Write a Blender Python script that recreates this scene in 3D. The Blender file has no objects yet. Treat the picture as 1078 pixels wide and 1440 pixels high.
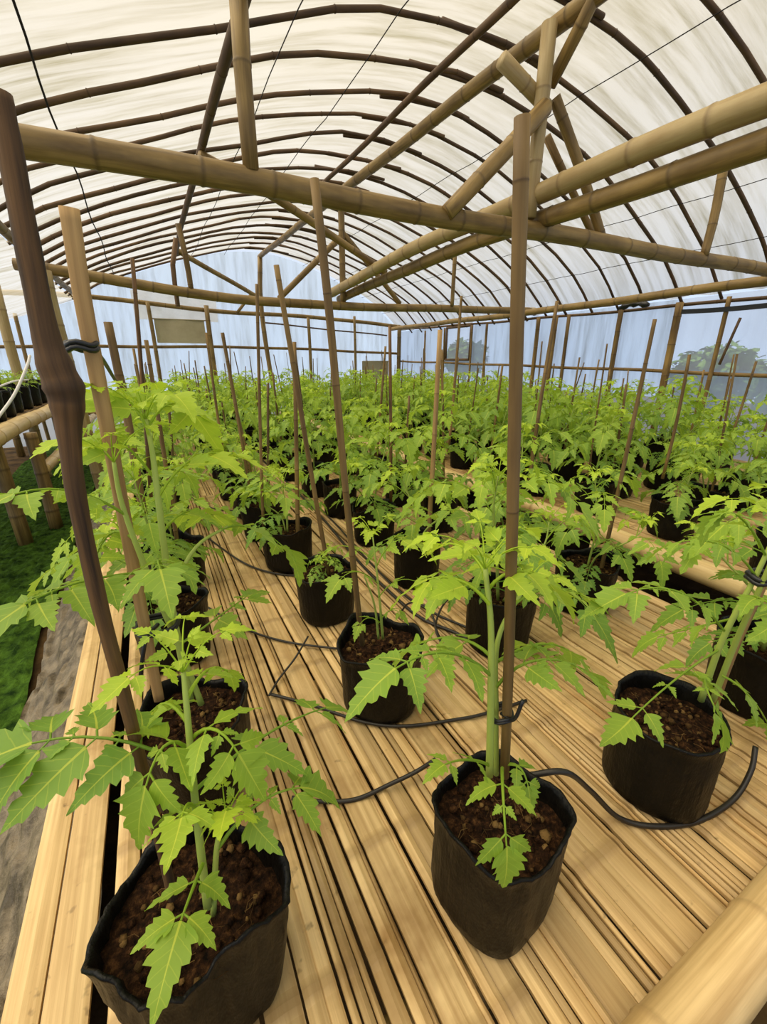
import bpy, math, random
import numpy as np
from mathutils import Vector, Matrix, noise

S = bpy.context.scene
COL = S.collection
CZ = 1.5            # eye height above the ground
DECK = 0.5          # height of the bench tops
rnd = random.Random(7)

# ------------------------------------------------------------------ camera
F = 590.0
PITCH = math.atan(212 / 590)
YAW = math.atan(334 / (212 * math.sin(PITCH) + 590 * math.cos(PITCH)))
cam_d = bpy.data.cameras.new('camera')
cam_d.sensor_fit = 'HORIZONTAL'; cam_d.sensor_width = 36.0
cam_d.lens = 36.0 * F / 1078.0
cam_d.clip_start = 0.02; cam_d.clip_end = 200
cam = bpy.data.objects.new('camera', cam_d); COL.objects.link(cam)
cam.location = (0, 0, CZ)
cam.rotation_euler = (math.pi / 2 - PITCH, 0, -YAW)
S.camera = cam

# ------------------------------------------------------------------ world, sun, exposure
w = bpy.data.worlds.new('world'); S.world = w; w.use_nodes = True
nt = w.node_tree; nt.nodes.clear()
wo = nt.nodes.new('ShaderNodeOutputWorld'); bg = nt.nodes.new('ShaderNodeBackground')
tc = nt.nodes.new('ShaderNodeTexCoord'); sp = nt.nodes.new('ShaderNodeSeparateXYZ')
rp = nt.nodes.new('ShaderNodeValToRGB')
rp.color_ramp.elements[0].position = 0.0; rp.color_ramp.elements[0].color = (0.80, 1.02, 1.40, 1)
rp.color_ramp.elements[1].position = 0.5; rp.color_ramp.elements[1].color = (1.0, 0.95, 0.86, 1)
nt.links.new(tc.outputs['Generated'], sp.inputs[0]); nt.links.new(sp.outputs['Z'], rp.inputs[0])
nt.links.new(rp.outputs[0], bg.inputs[0]); nt.links.new(bg.outputs[0], wo.inputs[0])
bg.inputs[1].default_value = 0.85
sun_d = bpy.data.lights.new('sun', 'SUN'); sun_d.energy = 7.6; sun_d.angle = math.radians(75)
sun_d.color = (1.0, 0.88, 0.66)
sun = bpy.data.objects.new('sun', sun_d); COL.objects.link(sun)
sun.rotation_euler = (math.radians(-10), math.radians(-30), 0); sun.location = (2, 4, 8)
vs = S.view_settings
S.display_settings.display_device = 'sRGB'
vs.view_transform = 'Standard'; vs.look = 'None'; vs.gamma = 1.0; vs.use_curve_mapping = False
vs.exposure = 0.0
cy = S.cycles
cy.max_bounces = 7; cy.diffuse_bounces = 4; cy.glossy_bounces = 2; cy.transmission_bounces = 6
cy.transparent_max_bounces = 12; cy.sample_clamp_indirect = 6.0; cy.caustics_reflective = False; cy.caustics_refractive = False


# ------------------------------------------------------------------ pixel helper: where a sight line meets a known plane
def ray(x, y):
    a, b = x - 539, 720 - y
    z = b * math.cos(PITCH) - F * math.sin(PITCH); h = F * math.cos(PITCH) + b * math.sin(PITCH)
    return (a * math.cos(YAW) + h * math.sin(YAW), h * math.cos(YAW) - a * math.sin(YAW), z)


def at(x, y, Y=None, X=None, z=None):
    v = ray(x, y)
    k = Y / v[1] if Y is not None else (X / v[0] if X is not None else (z - CZ) / v[2])
    return Vector((v[0] * k, v[1] * k, v[2] * k + CZ))


# ------------------------------------------------------------------ materials
def new_mat(name):
    m = bpy.data.materials.new(name); m.use_nodes = True
    n = m.node_tree; n.nodes.clear()
    return m, n, n.nodes.new('ShaderNodeOutputMaterial')


class NB:
    """small node-building helper"""
    def __init__(s, n): s.n = n
    def node(s, t, **kw):
        o = s.n.nodes.new(t)
        for k, v in kw.items(): setattr(o, k, v)
        return o
    def link(s, a, b): s.n.links.new(a, b)
    def attr(s, name): return s.node('ShaderNodeAttribute', attribute_name=name)
    def setin(s, sock, v):
        if hasattr(v, 'is_output') or hasattr(v, 'links'): s.link(v, sock)
        else: sock.default_value = v
    def math(s, op, a, b=0.0, c=0.0, clamp=False):
        o = s.node('ShaderNodeMath', operation=op); o.use_clamp = clamp
        s.setin(o.inputs[0], a); s.setin(o.inputs[1], b); s.setin(o.inputs[2], c)
        return o.outputs[0]
    def mix(s, f, a, b, mode='MIX'):
        o = s.node('ShaderNodeMix', data_type='RGBA', blend_type=mode)
        s.setin(o.inputs[0], f)
        s.setin(o.inputs[6], a if not isinstance(a, tuple) else (*a, 1)); s.setin(o.inputs[7], b if not isinstance(b, tuple) else (*b, 1))
        return o.outputs[2]
    def noise(s, vec, scale, detail=3, rough=0.55):
        o = s.node('ShaderNodeTexNoise'); o.inputs['Scale'].default_value = scale
        o.inputs['Detail'].default_value = detail; o.inputs['Roughness'].default_value = rough
        if vec is not None: s.link(vec, o.inputs['Vector'])
        return o.outputs['Fac']
    def scale(s, vec, xyz):
        o = s.node('ShaderNodeVectorMath', operation='MULTIPLY'); s.link(vec, o.inputs[0]); o.inputs[1].default_value = xyz
        return o.outputs[0]
    def ramp(s, f, stops):
        o = s.node('ShaderNodeValToRGB'); s.link(f, o.inputs[0]); e = o.color_ramp.elements
        while len(e) < len(stops): e.new(0.5)
        for q, (p, c) in zip(e, stops): q.position = p; q.color = (*c, 1)
        return o.outputs[0]
    def bump(s, h, strength=0.3, dist=0.01):
        o = s.node('ShaderNodeBump'); o.inputs['Strength'].default_value = strength; o.inputs['Distance'].default_value = dist
        s.link(h, o.inputs['Height']); return o.outputs[0]
    def principled(s, col, rough=0.6, spec=0.4, normal=None):
        o = s.node('ShaderNodeBsdfPrincipled'); s.setin(o.inputs['Base Color'], col if not isinstance(col, tuple) else (*col, 1))
        s.setin(o.inputs['Roughness'], rough); o.inputs['Specular IOR Level'].default_value = spec
        if normal is not None: s.link(normal, o.inputs['Normal'])
        return o.outputs[0]


def bamboo_mat(name, light, dark, node_col, rough=0.5, su=55, sv=2.5, stain=None, spec=0.4):
    m, n, out = new_mat(name); b = NB(n)
    uv = b.attr('uvp').outputs['Vector']
    f = b.noise(b.scale(uv, (su, sv, 1)), 1.0, 4, 0.6)
    blot = b.noise(b.scale(uv, (9, 3, 1)), 1.0, 3)
    col = b.ramp(f, [(0.28, dark), (0.62, light), (0.85, tuple(min(1, c * 1.15) for c in light))])
    col = b.mix(b.math('MULTIPLY', b.math('SUBTRACT', blot, 0.45, clamp=True), 2.2, clamp=True), col, dark)
    if stain:
        geo = b.node('ShaderNodeNewGeometry')
        st = b.noise(geo.outputs['Position'], 3.2, 5, 0.65)
        col = b.mix(b.math('MULTIPLY', b.math('SUBTRACT', st, 0.51, clamp=True), 5.0, clamp=True), col, stain)
        sp2 = b.noise(geo.outputs['Position'], 26, 3, 0.6)
        col = b.mix(b.math('MULTIPLY', b.math('SUBTRACT', sp2, 0.66, clamp=True), 7.0, clamp=True), col, tuple(c * 0.35 for c in stain))
    col = b.mix(b.math('MULTIPLY', b.attr('node').outputs['Fac'], 0.6), col, node_col)
    t = b.attr('tint').outputs['Fac']
    cmb = b.node('ShaderNodeCombineColor')
    for i in range(3): b.link(t, cmb.inputs[i])
    col = b.mix(1.0, col, cmb.outputs[0], 'MULTIPLY')
    b.link(b.principled(col, rough, spec, b.bump(f, 0.25, 0.004)), out.inputs[0])
    return m


def leaf_mat(name, young, old):
    m, n, out = new_mat(name); b = NB(n)
    uv = b.node('ShaderNodeSeparateXYZ'); b.link(b.attr('uvp').outputs['Vector'], uv.inputs[0])
    s, wd = uv.outputs[0], b.math('ABSOLUTE', uv.outputs[1])
    t = b.attr('tint').outputs['Fac']
    col = b.mix(t, old, young)
    geo = b.node('ShaderNodeNewGeometry')
    pn = b.noise(geo.outputs['Position'], 30, 3)
    col = b.mix(b.math('MULTIPLY', pn, 0.35), col, tuple(c * 0.6 for c in old))
    mid = b.math('LESS_THAN', wd, b.math('MULTIPLY', b.math('SUBTRACT', 1.05, s), 0.017))
    side = b.math('FRACT', b.math('MULTIPLY', b.math('SUBTRACT', s, b.math('MULTIPLY', wd, 0.8)), 7.0))
    sv = b.math('LESS_THAN', side, 0.1)
    vein = b.math('MAXIMUM', b.math('MULTIPLY', mid, 0.38), b.math('MULTIPLY', sv, 0.13))
    col = b.mix(vein, col, tuple(min(1, c * 1.7 + 0.05) for c in young))
    bump = b.bump(b.math('ADD', pn, b.math('MULTIPLY', vein, -0.6)), 0.35, 0.004)
    p = b.principled(col, 0.5, 0.35, bump)
    tr = b.node('ShaderNodeBsdfTranslucent'); b.link(b.mix(0.35, col, (0.55, 0.75, 0.05)), tr.inputs[0])
    mx = b.node('ShaderNodeMixShader'); mx.inputs[0].default_value = 0.4
    b.link(p, mx.inputs[1]); b.link(tr.outputs[0], mx.inputs[2]); b.link(mx.outputs[0], out.inputs[0])
    return m


def stem_mat():
    m, n, out = new_mat('tomato_stem'); b = NB(n)
    t = b.attr('tint').outputs['Fac']
    col = b.mix(t, (0.20, 0.27, 0.05), (0.42, 0.52, 0.10))
    p = b.principled(col, 0.5, 0.35)
    b.link(p, out.inputs[0]); return m


def bag_mat():
    m, n, out = new_mat('black_polybag'); b = NB(n)
    tcn = b.node('ShaderNodeTexCoord')
    f = b.noise(b.scale(tcn.outputs['Object'], (14, 14, 5)), 1.0, 5, 0.65)
    g = b.noise(b.scale(tcn.outputs['Object'], (60, 60, 8)), 1.0, 3)
    dust = b.noise(tcn.outputs['Object'], 22, 5, 0.7)
    col = b.mix(b.math('MULTIPLY', b.math('SUBTRACT', dust, 0.45, clamp=True), 1.4, clamp=True), (0.003, 0.0026, 0.0018), (0.016, 0.012, 0.006))
    nrm = b.bump(b.math('ADD', f, b.math('MULTIPLY', g, 0.3)), 0.75, 0.016)
    b.link(b.principled(col, b.math('ADD', b.math('MULTIPLY', dust, 0.3), 0.3), 0.2, nrm), out.inputs[0]); return m


def soil_mat():
    m, n, out = new_mat('potting_soil'); b = NB(n)
    tcn = b.node('ShaderNodeTexCoord')
    f = b.noise(tcn.outputs['Object'], 70, 5, 0.7)
    col = b.ramp(f, [(0.36, (0.004, 0.002, 0.001)), (0.53, (0.028, 0.012, 0.005)), (0.72, (0.12, 0.055, 0.02))])
    t = b.attr('tint').outputs['Fac']
    col = b.mix(t, col, (0.22, 0.13, 0.045))
    b.link(b.principled(col, 0.9, 0.1, b.bump(f, 0.8, 0.01)), out.inputs[0]); return m


def plastic_mat(name, body, streak_col, transp, streak=(0.6, 12, 1), stain=0.5):
    m, n, out = new_mat(name); b = NB(n)
    geo = b.node('ShaderNodeNewGeometry')
    uv = b.attr('uvp').outputs['Vector']
    f = b.noise(b.scale(uv, streak), 1.0, 5, 0.65)
    g = b.noise(geo.outputs['Position'], 0.9, 3)
    k = b.math('MULTIPLY', b.math('SUBTRACT', f, 0.42, clamp=True), 3.2, clamp=True)
    k = b.math('MULTIPLY', k, b.math('MULTIPLY', g, stain * 2, clamp=True))
    col = b.mix(k, body, streak_col)
    nrm = b.bump(f, 0.35, 0.03)
    df = b.node('ShaderNodeBsdfDiffuse'); b.link(col, df.inputs[0]); b.link(nrm, df.inputs['Normal'])
    tr = b.node('ShaderNodeBsdfTranslucent'); b.link(col, tr.inputs[0]); b.link(nrm, tr.inputs['Normal'])
    tp = b.node('ShaderNodeBsdfTransparent'); tp.inputs[0].default_value = (1, 1, 1, 1)
    gl = b.node('ShaderNodeBsdfGlossy'); gl.inputs['Roughness'].default_value = 0.35
    m1 = b.node('ShaderNodeMixShader'); m1.inputs[0].default_value = 0.78
    b.link(df.outputs[0], m1.inputs[1]); b.link(tr.outputs[0], m1.inputs[2])
    m3 = b.node('ShaderNodeMixShader'); m3.inputs[0].default_value = 0.04
    b.link(m1.outputs[0], m3.inputs[1]); b.link(gl.outputs[0], m3.inputs[2])
    m2 = b.node('ShaderNodeMixShader')
    b.link(b.math('MULTIPLY', b.math('SUBTRACT', 1.0, b.math('MULTIPLY', k, 0.7)), transp), m2.inputs[0])
    b.link(m3.outputs[0], m2.inputs[1]); b.link(tp.outputs[0], m2.inputs[2]); b.link(m2.outputs[0], out.inputs[0])
    return m


def plain_mat(name, col, rough=0.6, spec=0.3, nscale=None, var=None, bump=0.3):
    m, n, out = new_mat(name); b = NB(n)
    if nscale:
        geo = b.node('ShaderNodeNewGeometry')
        f = b.noise(geo.outputs['Position'], nscale, 5, 0.65)
        c = b.ramp(f, [(0.35, col), (0.68, var)])
        b.link(b.principled(c, rough, spec, b.bump(f, bump, 0.02)), out.inputs[0])
    else:
        b.link(b.principled(col, rough, spec), out.inputs[0])
    return m


M = {}
M['pole'] = bamboo_mat('weathered_bamboo', (0.33, 0.215, 0.07), (0.12, 0.07, 0.022), (0.07, 0.042, 0.018), 0.5)
M['arch'] = bamboo_mat('dark_split_bamboo', (0.15, 0.085, 0.04), (0.05, 0.027, 0.014), (0.04, 0.02, 0.01), 0.7)
M['stake'] = bamboo_mat('brown_bamboo_stake', (0.27, 0.165, 0.05), (0.085, 0.045, 0.014), (0.07, 0.035, 0.015), 0.6)
M['darkstake'] = bamboo_mat('dark_gnarled_wood', (0.17, 0.085, 0.028), (0.022, 0.011, 0.005), (0.04, 0.02, 0.008), 0.7, 120, 4)
M['palestake'] = bamboo_mat('pale_split_bamboo', (0.55, 0.34, 0.13), (0.26, 0.14, 0.05), (0.2, 0.11, 0.04), 0.6, 70, 2)
M['deck'] = bamboo_mat('split_bamboo_deck', (0.80, 0.57, 0.27), (0.46, 0.28, 0.10), (0.40, 0.25, 0.10), 0.5, 70, 1.6, (0.34, 0.19, 0.06))
M['cream'] = bamboo_mat('cream_bamboo', (0.70, 0.53, 0.25), (0.48, 0.32, 0.12), (0.28, 0.17, 0.07), 0.45)
M['leaf'] = leaf_mat('tomato_leaf', (0.56, 0.74, 0.045), (0.125, 0.30, 0.055))
M['stem'] = stem_mat()
M['bag'] = bag_mat()
M['soil'] = soil_mat()
M['roof'] = plastic_mat('greenhouse_roof_plastic', (0.47, 0.455, 0.42), (0.20, 0.185, 0.11), 0.46, (0.8, 10, 1), 1.0)
M['wallp'] = plastic_mat('greenhouse_wall_plastic', (0.62, 0.77, 0.97), (0.36, 0.42, 0.48), 0.4, (9, 0.8, 1), 0.9)
M['clearp'] = plastic_mat('clear_wall_plastic', (0.72, 0.80, 0.90), (0.45, 0.50, 0.55), 0.52, (6, 1, 1), 0.3)
M['beigep'] = plain_mat('faded_beige_board', (0.42, 0.36, 0.24), 0.8, 0.2, 4, (0.50, 0.44, 0.30))
M['whitep'] = plastic_mat('white_sheet', (0.88, 0.85, 0.80), (0.55, 0.52, 0.45), 0.1, (2, 2, 1), 0.5)
M['hose'] = plain_mat('black_hose', (0.02, 0.016, 0.012), 0.45, 0.5)
M['tie'] = plain_mat('black_plastic_strip', (0.015, 0.015, 0.017), 0.35, 0.5)
M['string'] = plain_mat('dark_string', (0.03, 0.025, 0.025), 0.8, 0.2)
M['wire'] = plain_mat('white_cord', (0.75, 0.72, 0.68), 0.5, 0.3)
M['ground'] = plain_mat('damp_brown_earth', (0.03, 0.018, 0.008), 0.95, 0.1, 5, (0.11, 0.065, 0.025), 0.8)
M['moss'] = plain_mat('green_moss', (0.008, 0.025, 0.003), 0.95, 0.1, 14, (0.075, 0.16, 0.016), 1.0)
M['mulch'] = plain_mat('grey_mulch_film', (0.07, 0.055, 0.035), 0.5, 0.3, 12, (0.28, 0.225, 0.15), 1.0)
M['outleaf'] = plain_mat('outdoor_foliage', (0.03, 0.08, 0.015), 0.8, 0.2, 6, (0.12, 0.22, 0.05), 0.8)


# ------------------------------------------------------------------ mesh builder
class MB:
    def __init__(s): s.v = []; s.f = []; s.uv = []; s.t = []; s.n = []
    def add(s, p, uv=(0, 0, 0), tint=1.0, node=0.0):
        s.v.append((p[0], p[1], p[2])); s.uv.append(uv); s.t.append(tint); s.n.append(node); return len(s.v) - 1
    def mesh(s, name, mat, smooth=True):
        me = bpy.data.meshes.new(name); me.from_pydata(s.v, [], s.f)
        a = me.attributes.new('uvp', 'FLOAT_VECTOR', 'POINT'); a.data.foreach_set('vector', np.array(s.uv, dtype=np.float32).ravel())
        a = me.attributes.new('tint', 'FLOAT', 'POINT'); a.data.foreach_set('value', np.array(s.t, dtype=np.float32))
        a = me.attributes.new('node', 'FLOAT', 'POINT'); a.data.foreach_set('value', np.array(s.n, dtype=np.float32))
        if smooth: me.polygons.foreach_set('use_smooth', np.ones(len(me.polygons), dtype=bool))
        me.materials.append(mat); me.update(); return me
    def build(s, name, mat, parent=None, smooth=True):
        return link(name, s.mesh(name, mat, smooth), parent)


def link(name, me, parent=None, loc=None, rz=0.0):
    o = bpy.data.objects.new(name, me); COL.objects.link(o)
    if parent: o.parent = parent
    if loc is not None: o.location = loc
    if rz: o.rotation_euler.z = rz
    return o


def tag(o, label=None, cat=None, group=None, kind=None):
    if label: o['label'] = label
    if cat: o['category'] = cat
    if group: o['group'] = group
    if kind: o['kind'] = kind
    return o


def thing(name, label, cat, loc=(0, 0, 0), group=None, rz=0.0):
    o = bpy.data.objects.new(name, None); COL.objects.link(o); o.location = loc; o.rotation_euler.z = rz
    o.empty_display_size = 0.05
    return tag(o, label, cat, group)


def recentre(o):
    """put the origin of a one-mesh thing at the foot of its mesh"""
    me = o.data; n = len(me.vertices)
    co = np.empty(n * 3, dtype=np.float32); me.vertices.foreach_get('co', co); co = co.reshape(-1, 3)
    c = np.array([co[:, 0].mean(), co[:, 1].mean(), co[:, 2].min()], dtype=np.float32)
    me.vertices.foreach_set('co', (co - c).ravel()); me.update(); o.location = c.tolist()
    return o


def frame(d):
    d = d.normalized(); up = Vector((0, 0, 1)) if abs(d.z) < 0.95 else Vector((0, 1, 0))
    s = d.cross(up).normalized(); return d, s, s.cross(d).normalized()


def tube(mb, pts, rad, seg=10, tint=1.0, nodes=None, cap=True, flat=1.0, uoff=None):
    """tube along pts; rad is a number or one per point; nodes marks ring strength per point"""
    pts = [Vector(p) for p in pts]; n = len(pts)
    rs = rad if hasattr(rad, '__len__') else [rad] * n
    uoff = rnd.random() * 50 if uoff is None else uoff
    d, s, u = frame(pts[1] - pts[0]); L = 0; rings = []
    for i, p in enumerate(pts):
        dn = (pts[min(i + 1, n - 1)] - pts[max(i - 1, 0)]).normalized()
        s = (s - dn * s.dot(dn)).normalized(); u = s.cross(dn)
        if i: L += (p - pts[i - 1]).length
        ring = []
        for k in range(seg):
            a = 2 * math.pi * k / seg
            q = p + (s * math.cos(a) + u * math.sin(a) * flat) * rs[i]
            ring.append(mb.add(q, (uoff + 0.5 * math.cos(a) * rs[i] * 2, uoff + L + 0.3 * rs[i] * math.sin(a), 0), tint, nodes[i] if nodes else 0))
        rings.append(ring)
    for i in range(n - 1):
        for k in range(seg):
            k2 = (k + 1) % seg
            mb.f.append((rings[i][k], rings[i][k2], rings[i + 1][k2], rings[i + 1][k]))
    if cap:
        mb.f.append(tuple(reversed(rings[0]))); mb.f.append(tuple(rings[-1]))


def smooth_path(pts, k=6):
    """Catmull-Rom"""
    pts = [Vector(p) for p in pts]
    if len(pts) < 3: return [pts[0].lerp(pts[-1], i / k) for i in range(k + 1)]
    P = [pts[0] * 2 - pts[1]] + pts + [pts[-1] * 2 - pts[-2]]; out = []
    for i in range(1, len(P) - 2):
        for j in range(k):
            t = j / k; a, b, c, d = P[i - 1], P[i], P[i + 1], P[i + 2]
            out.append(0.5 * ((2 * b) + (c - a) * t + (2 * a - 5 * b + 4 * c - d) * t * t + (3 * b - a - 3 * c + d) * t ** 3))
    out.append(pts[-1]); return out


def bamboo(mb, pts, r0, r1=None, gap=0.36, seg=14, tint=1.0, wob=0.006, bulge=1.06, flat=1.0):
    """a bamboo culm along a path: node rings, slight taper and wobble"""
    r1 = r0 if r1 is None else r1
    path = smooth_path(pts, 24); cum = [0]
    for a, b in zip(path, path[1:]): cum.append(cum[-1] + (b - a).length)
    Lt = cum[-1]
    def pos(l):
        l = min(max(l, 0), Lt)
        for i in range(len(cum) - 1):
            if l <= cum[i + 1]:
                t = (l - cum[i]) / max(1e-9, cum[i + 1] - cum[i]); return path[i].lerp(path[i + 1], t)
        return path[-1]
    st = {0.0: 0, Lt: 0}; l = gap * rnd.uniform(0.3, 0.9)
    while l < Lt - 0.03:
        for dl, nd in ((-0.35, 0), (-0.16, 0.35), (0, 1.0), (0.12, 0.7), (0.3, 0)):
            st[l + dl * min(0.06, r0)] = nd
        st[l + gap * 0.5] = 0
        l += gap * rnd.uniform(0.75, 1.25)
    ls = sorted(k for k in st if 0 <= k <= Lt); P = []; R = []; N = []
    ph = rnd.random() * 9
    for l in ls:
        p = pos(l); p = p + Vector((math.sin(l * 2.3 + ph), math.cos(l * 1.9 + ph), math.sin(l * 2.9 + 2 * ph))) * wob
        P.append(p); N.append(st[l]); R.append((r0 + (r1 - r0) * l / Lt) * (1 + (bulge - 1) * (st[l] if st[l] >= 0.7 else 0)))
    tube(mb, P, R, seg, tint, N, True, flat)


def pole(name, label, cat, pts, r0, r1=None, mat='pole', group=None, **kw):
    mb = MB(); bamboo(mb, pts, r0, r1, **kw)
    return tag(recentre(mb.build(name, M[mat])), label, cat, group)


ORD = ['zeroth', 'first', 'second', 'third', 'fourth', 'fifth', 'sixth', 'seventh', 'eighth', 'ninth', 'tenth', 'eleventh', 'twelfth',
       'thirteenth', 'fourteenth', 'fifteenth', 'sixteenth', 'seventeenth', 'eighteenth', 'nineteenth', 'twentieth', 'twenty-first',
       'twenty-second', 'twenty-third', 'twenty-fourth', 'twenty-fifth', 'twenty-sixth']

# ================================================================== SETTING
RX = 2.4                                  # ridge line
XL, XR, YF, YB = -0.95, 5.75, -1.2, 10.0  # eaves and ends


def fit_arch(a, z):
    a, z = np.array(a), np.array(z)
    return np.linalg.lstsq(np.stack([a ** 2, a ** 4, a ** 6], 1), z - 2.09, rcond=None)[0]
ARCH_L = fit_arch([.45, .93, 1.54, 2.17, 2.8, 3.1, 3.36], [2.05, 1.95, 1.79, 1.58, 1.34, 1.19, 1.04])
ARCH_R = fit_arch([.45, .93, 1.54, 2.17, 2.8, 3.1, 3.36], [2.05, 1.94, 1.76, 1.50, 1.16, .92, .66])


def roof_z(x):
    a = abs(x - RX); c = ARCH_L if x < RX else ARCH_R
    return CZ + 2.09 + float(c[0] * a ** 2 + c[1] * a ** 4 + c[2] * a ** 6)


def skew(x): return -0.062 * (x - 1.4)    # the arches run a little askew


def grid(mb, nx, ny, fn, uvf):
    idx = [[mb.add(fn(i / nx, j / ny), uvf(i / nx, j / ny)) for j in range(ny + 1)] for i in range(nx + 1)]
    for i in range(nx):
        for j in range(ny): mb.f.append((idx[i][j], idx[i + 1][j], idx[i + 1][j + 1], idx[i][j + 1]))


mb = MB()
grid(mb, 60, 60, lambda i, j: (-14 + 34 * i, -6 + 30 * j, 0.012 * noise.noise(Vector((i * 60, j * 60, 0))) - 0.012), lambda i, j: (i * 34, j * 30, 0))
tag(mb.build('floor', M['ground']), kind='structure')

mb = MB()
def roof_p(i, j):
    x = XL + (XR - XL) * i; y = YF + (YB - YF) * j + skew(x)
    if j == 1: y = YB
    sag = 0.014 * math.sin(y / 0.43 * 2 * math.pi) + 0.012 * noise.noise(Vector((x * 2.5, y * 2.5, 3)))
    return (x, y, roof_z(x) + 0.045 + sag)
grid(mb, 56, 160, roof_p, lambda i, j: (i * 7.5, j * 11, 0))
tag(mb.build('ceiling', M['roof']), 'translucent streaked plastic roof sheet over the bamboo arches', kind='structure')
mb = MB()   # lean-to strip left of the eave
grid(mb, 10, 60, lambda i, j: (-3.0 + 2.05 * i, YF + (YB - YF) * j, CZ + 0.30 + 0.74 * i + 0.03 * noise.noise(Vector((i * 7, j * 40, 1)))), lambda i, j: (i * 2, j * 11, 0))
tag(mb.build('ceiling_side', M['roof']), kind='structure')


def sheet(name, mat, fn, uvf, nx=40, ny=14, parent=None):
    mb = MB(); grid(mb, nx, ny, fn, uvf); return mb.build(name, M[mat], parent)


win_y0, win_y1, win_z0, win_z1 = 7.1, 7.9, CZ + 0.03, CZ + 0.66
def wr_part(nm, y0, y1, z0, z1, mat='wallp'):
    o = sheet(nm, mat, lambda i, j: (XR + 0.03 + 0.02 * noise.noise(Vector((y0 + (y1 - y0) * i, 3 * j, 5))), y0 + (y1 - y0) * i, z0 + (z1 - z0) * j),
              lambda i, j: (y0 + (y1 - y0) * i, z0 + (z1 - z0) * j, 0), max(3, int((y1 - y0) * 8)), 8)
    return tag(o, kind='structure')
ztop = CZ + 0.70
wr_part('wall_right', 3.25, win_y0, 0, ztop)
wr_part('wall_right', win_y1, YB, 0, ztop)
wr_part('wall_right', win_y0, win_y1, 0, win_z0)
wr_part('wall_right', win_y0, win_y1, win_z1, ztop)
wr_part('wall_right', YF, 3.25, 0, CZ - 0.1)
wr_part('wall_right_clear', YF, 3.25, CZ - 0.1, ztop, 'clearp')
# window in the right wall
win = tag(thing('window_1', 'small dark framed window in the right plastic wall', 'window', (XR, 7.5, win_z0)), kind='structure')
wf = MB()
def bar(mb, a, b, r=0.02, tint=1.0): tube(mb, [a, Vector(a).lerp(Vector(b), .5), b], r, 6, tint)
y0, y1 = win_y0 - 7.5, win_y1 - 7.5; hz = win_z1 - win_z0
for a, b in (((-.02, y0, 0), (-.02, y0, hz)), ((-.02, y1, 0), (-.02, y1, hz)), ((-.02, y0, 0), (-.02, y1, 0)), ((-.02, y0, hz), (-.02, y1, hz))): bar(wf, a, b, 0.026)
wf.build('window_frame', M['arch'], win)
sheet('window_pane', 'clearp', lambda i, j: (0.03, y0 + (y1 - y0) * i, hz * j), lambda i, j: (i, j, 0), 4, 4, win)
tag(sheet('wall_left', 'wallp', lambda i, j: (-3.0, YF + (YB - YF) * i, (CZ + 0.3) * j), lambda i, j: (i * 11, j * 2, 0)), kind='structure')

def back_top(x): return roof_z(x) + 0.03 if x > XL else CZ + 0.30 + 0.74 * (x + 3) / 2.05
tag(sheet('wall_back', 'wallp', lambda i, j: (-3.0 + 8.75 * i, YB + 0.04 + 0.02 * noise.noise(Vector((i * 20, j * 6, 2))), back_top(-3.0 + 8.75 * i) * j),
          lambda i, j: (i * 8.75, j * 3.5, 0), 90, 20), kind='structure')
tag(sheet('wall_front', 'wallp', lambda i, j: (-3.0 + 8.75 * i, YF - 0.45, back_top(-3.0 + 8.75 * i) * j), lambda i, j: (i * 8.75, j * 3.5, 0), 60, 6), kind='structure')

# moss on the aisle, mulch film
mb = MB()
grid(mb, 90, 200, lambda i, j: (-1.9 + 1.12 * i + 0.06 * noise.noise(Vector((j * 9, 0, 4))), 0.5 + 9.2 * j,
     0.012 + 0.03 * abs(noise.noise(Vector((i * 22, j * 150, 0)))) + 0.015 * noise.noise(Vector((i * 60, j * 400, 1)))), lambda i, j: (i, j * 9, 0))
tag(mb.build('moss', M['moss']), 'green moss carpet covering the aisle left of the bench', 'moss', kind='stuff')
mb = MB()
def mul(i, j):
    x = -0.74 + 0.42 * i + 0.05 * noise.noise(Vector((j * 8, 1, 0))); y = 0.5 + 5.5 * j
    return (x, y, 0.03 + 0.30 * math.sin(i * math.pi * 0.52) ** 1.5 + 0.05 * noise.noise(Vector((i * 5, j * 26, 0))) + 0.035 * noise.noise(Vector((i * 14, j * 60, 2))))
grid(mb, 40, 220, mul, lambda i, j: (i, j * 5, 0))
tag(recentre(mb.build('mulch_film', M['mulch'])), 'crumpled grey plastic film along the left side of the bench', 'plastic sheet')

# ------------------------------------------------------------------ roof arches
ys = [1.68, 2.12, 2.58, 3.05, 3.47, 3.93, 4.28]
while ys[-1] < 9.5: ys.append(ys[-1] + rnd.uniform(0.39, 0.45))
for k, y in enumerate(ys):
    mb = MB(); r = rnd.uniform(0.017, 0.023)
    dl = rnd.uniform(-.03, .03)
    for a, b, off in ((XL - 0.02, RX + 0.5, 0), (RX - 0.35, XR + 0.02, 0.03)):   # two culms overlapping at the ridge
        pts = [(a + (b - a) * i / 9, y + skew(a + (b - a) * i / 9) + off + dl * math.sin(i), roof_z(a + (b - a) * i / 9) + 0.008 * math.sin(i * 2 + k)) for i in range(10)]
        bamboo(mb, pts, r, r * 0.85, gap=0.62, seg=8, tint=rnd.uniform(0.75, 1.15), wob=0.008, bulge=1.18)
    tag(recentre(mb.build('roof_arch', M['arch'])), f'{ORD[k+1]} bent dark bamboo arch under the plastic roof, counted from the front', 'roof arch', 'bamboo arches under the plastic roof')

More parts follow.
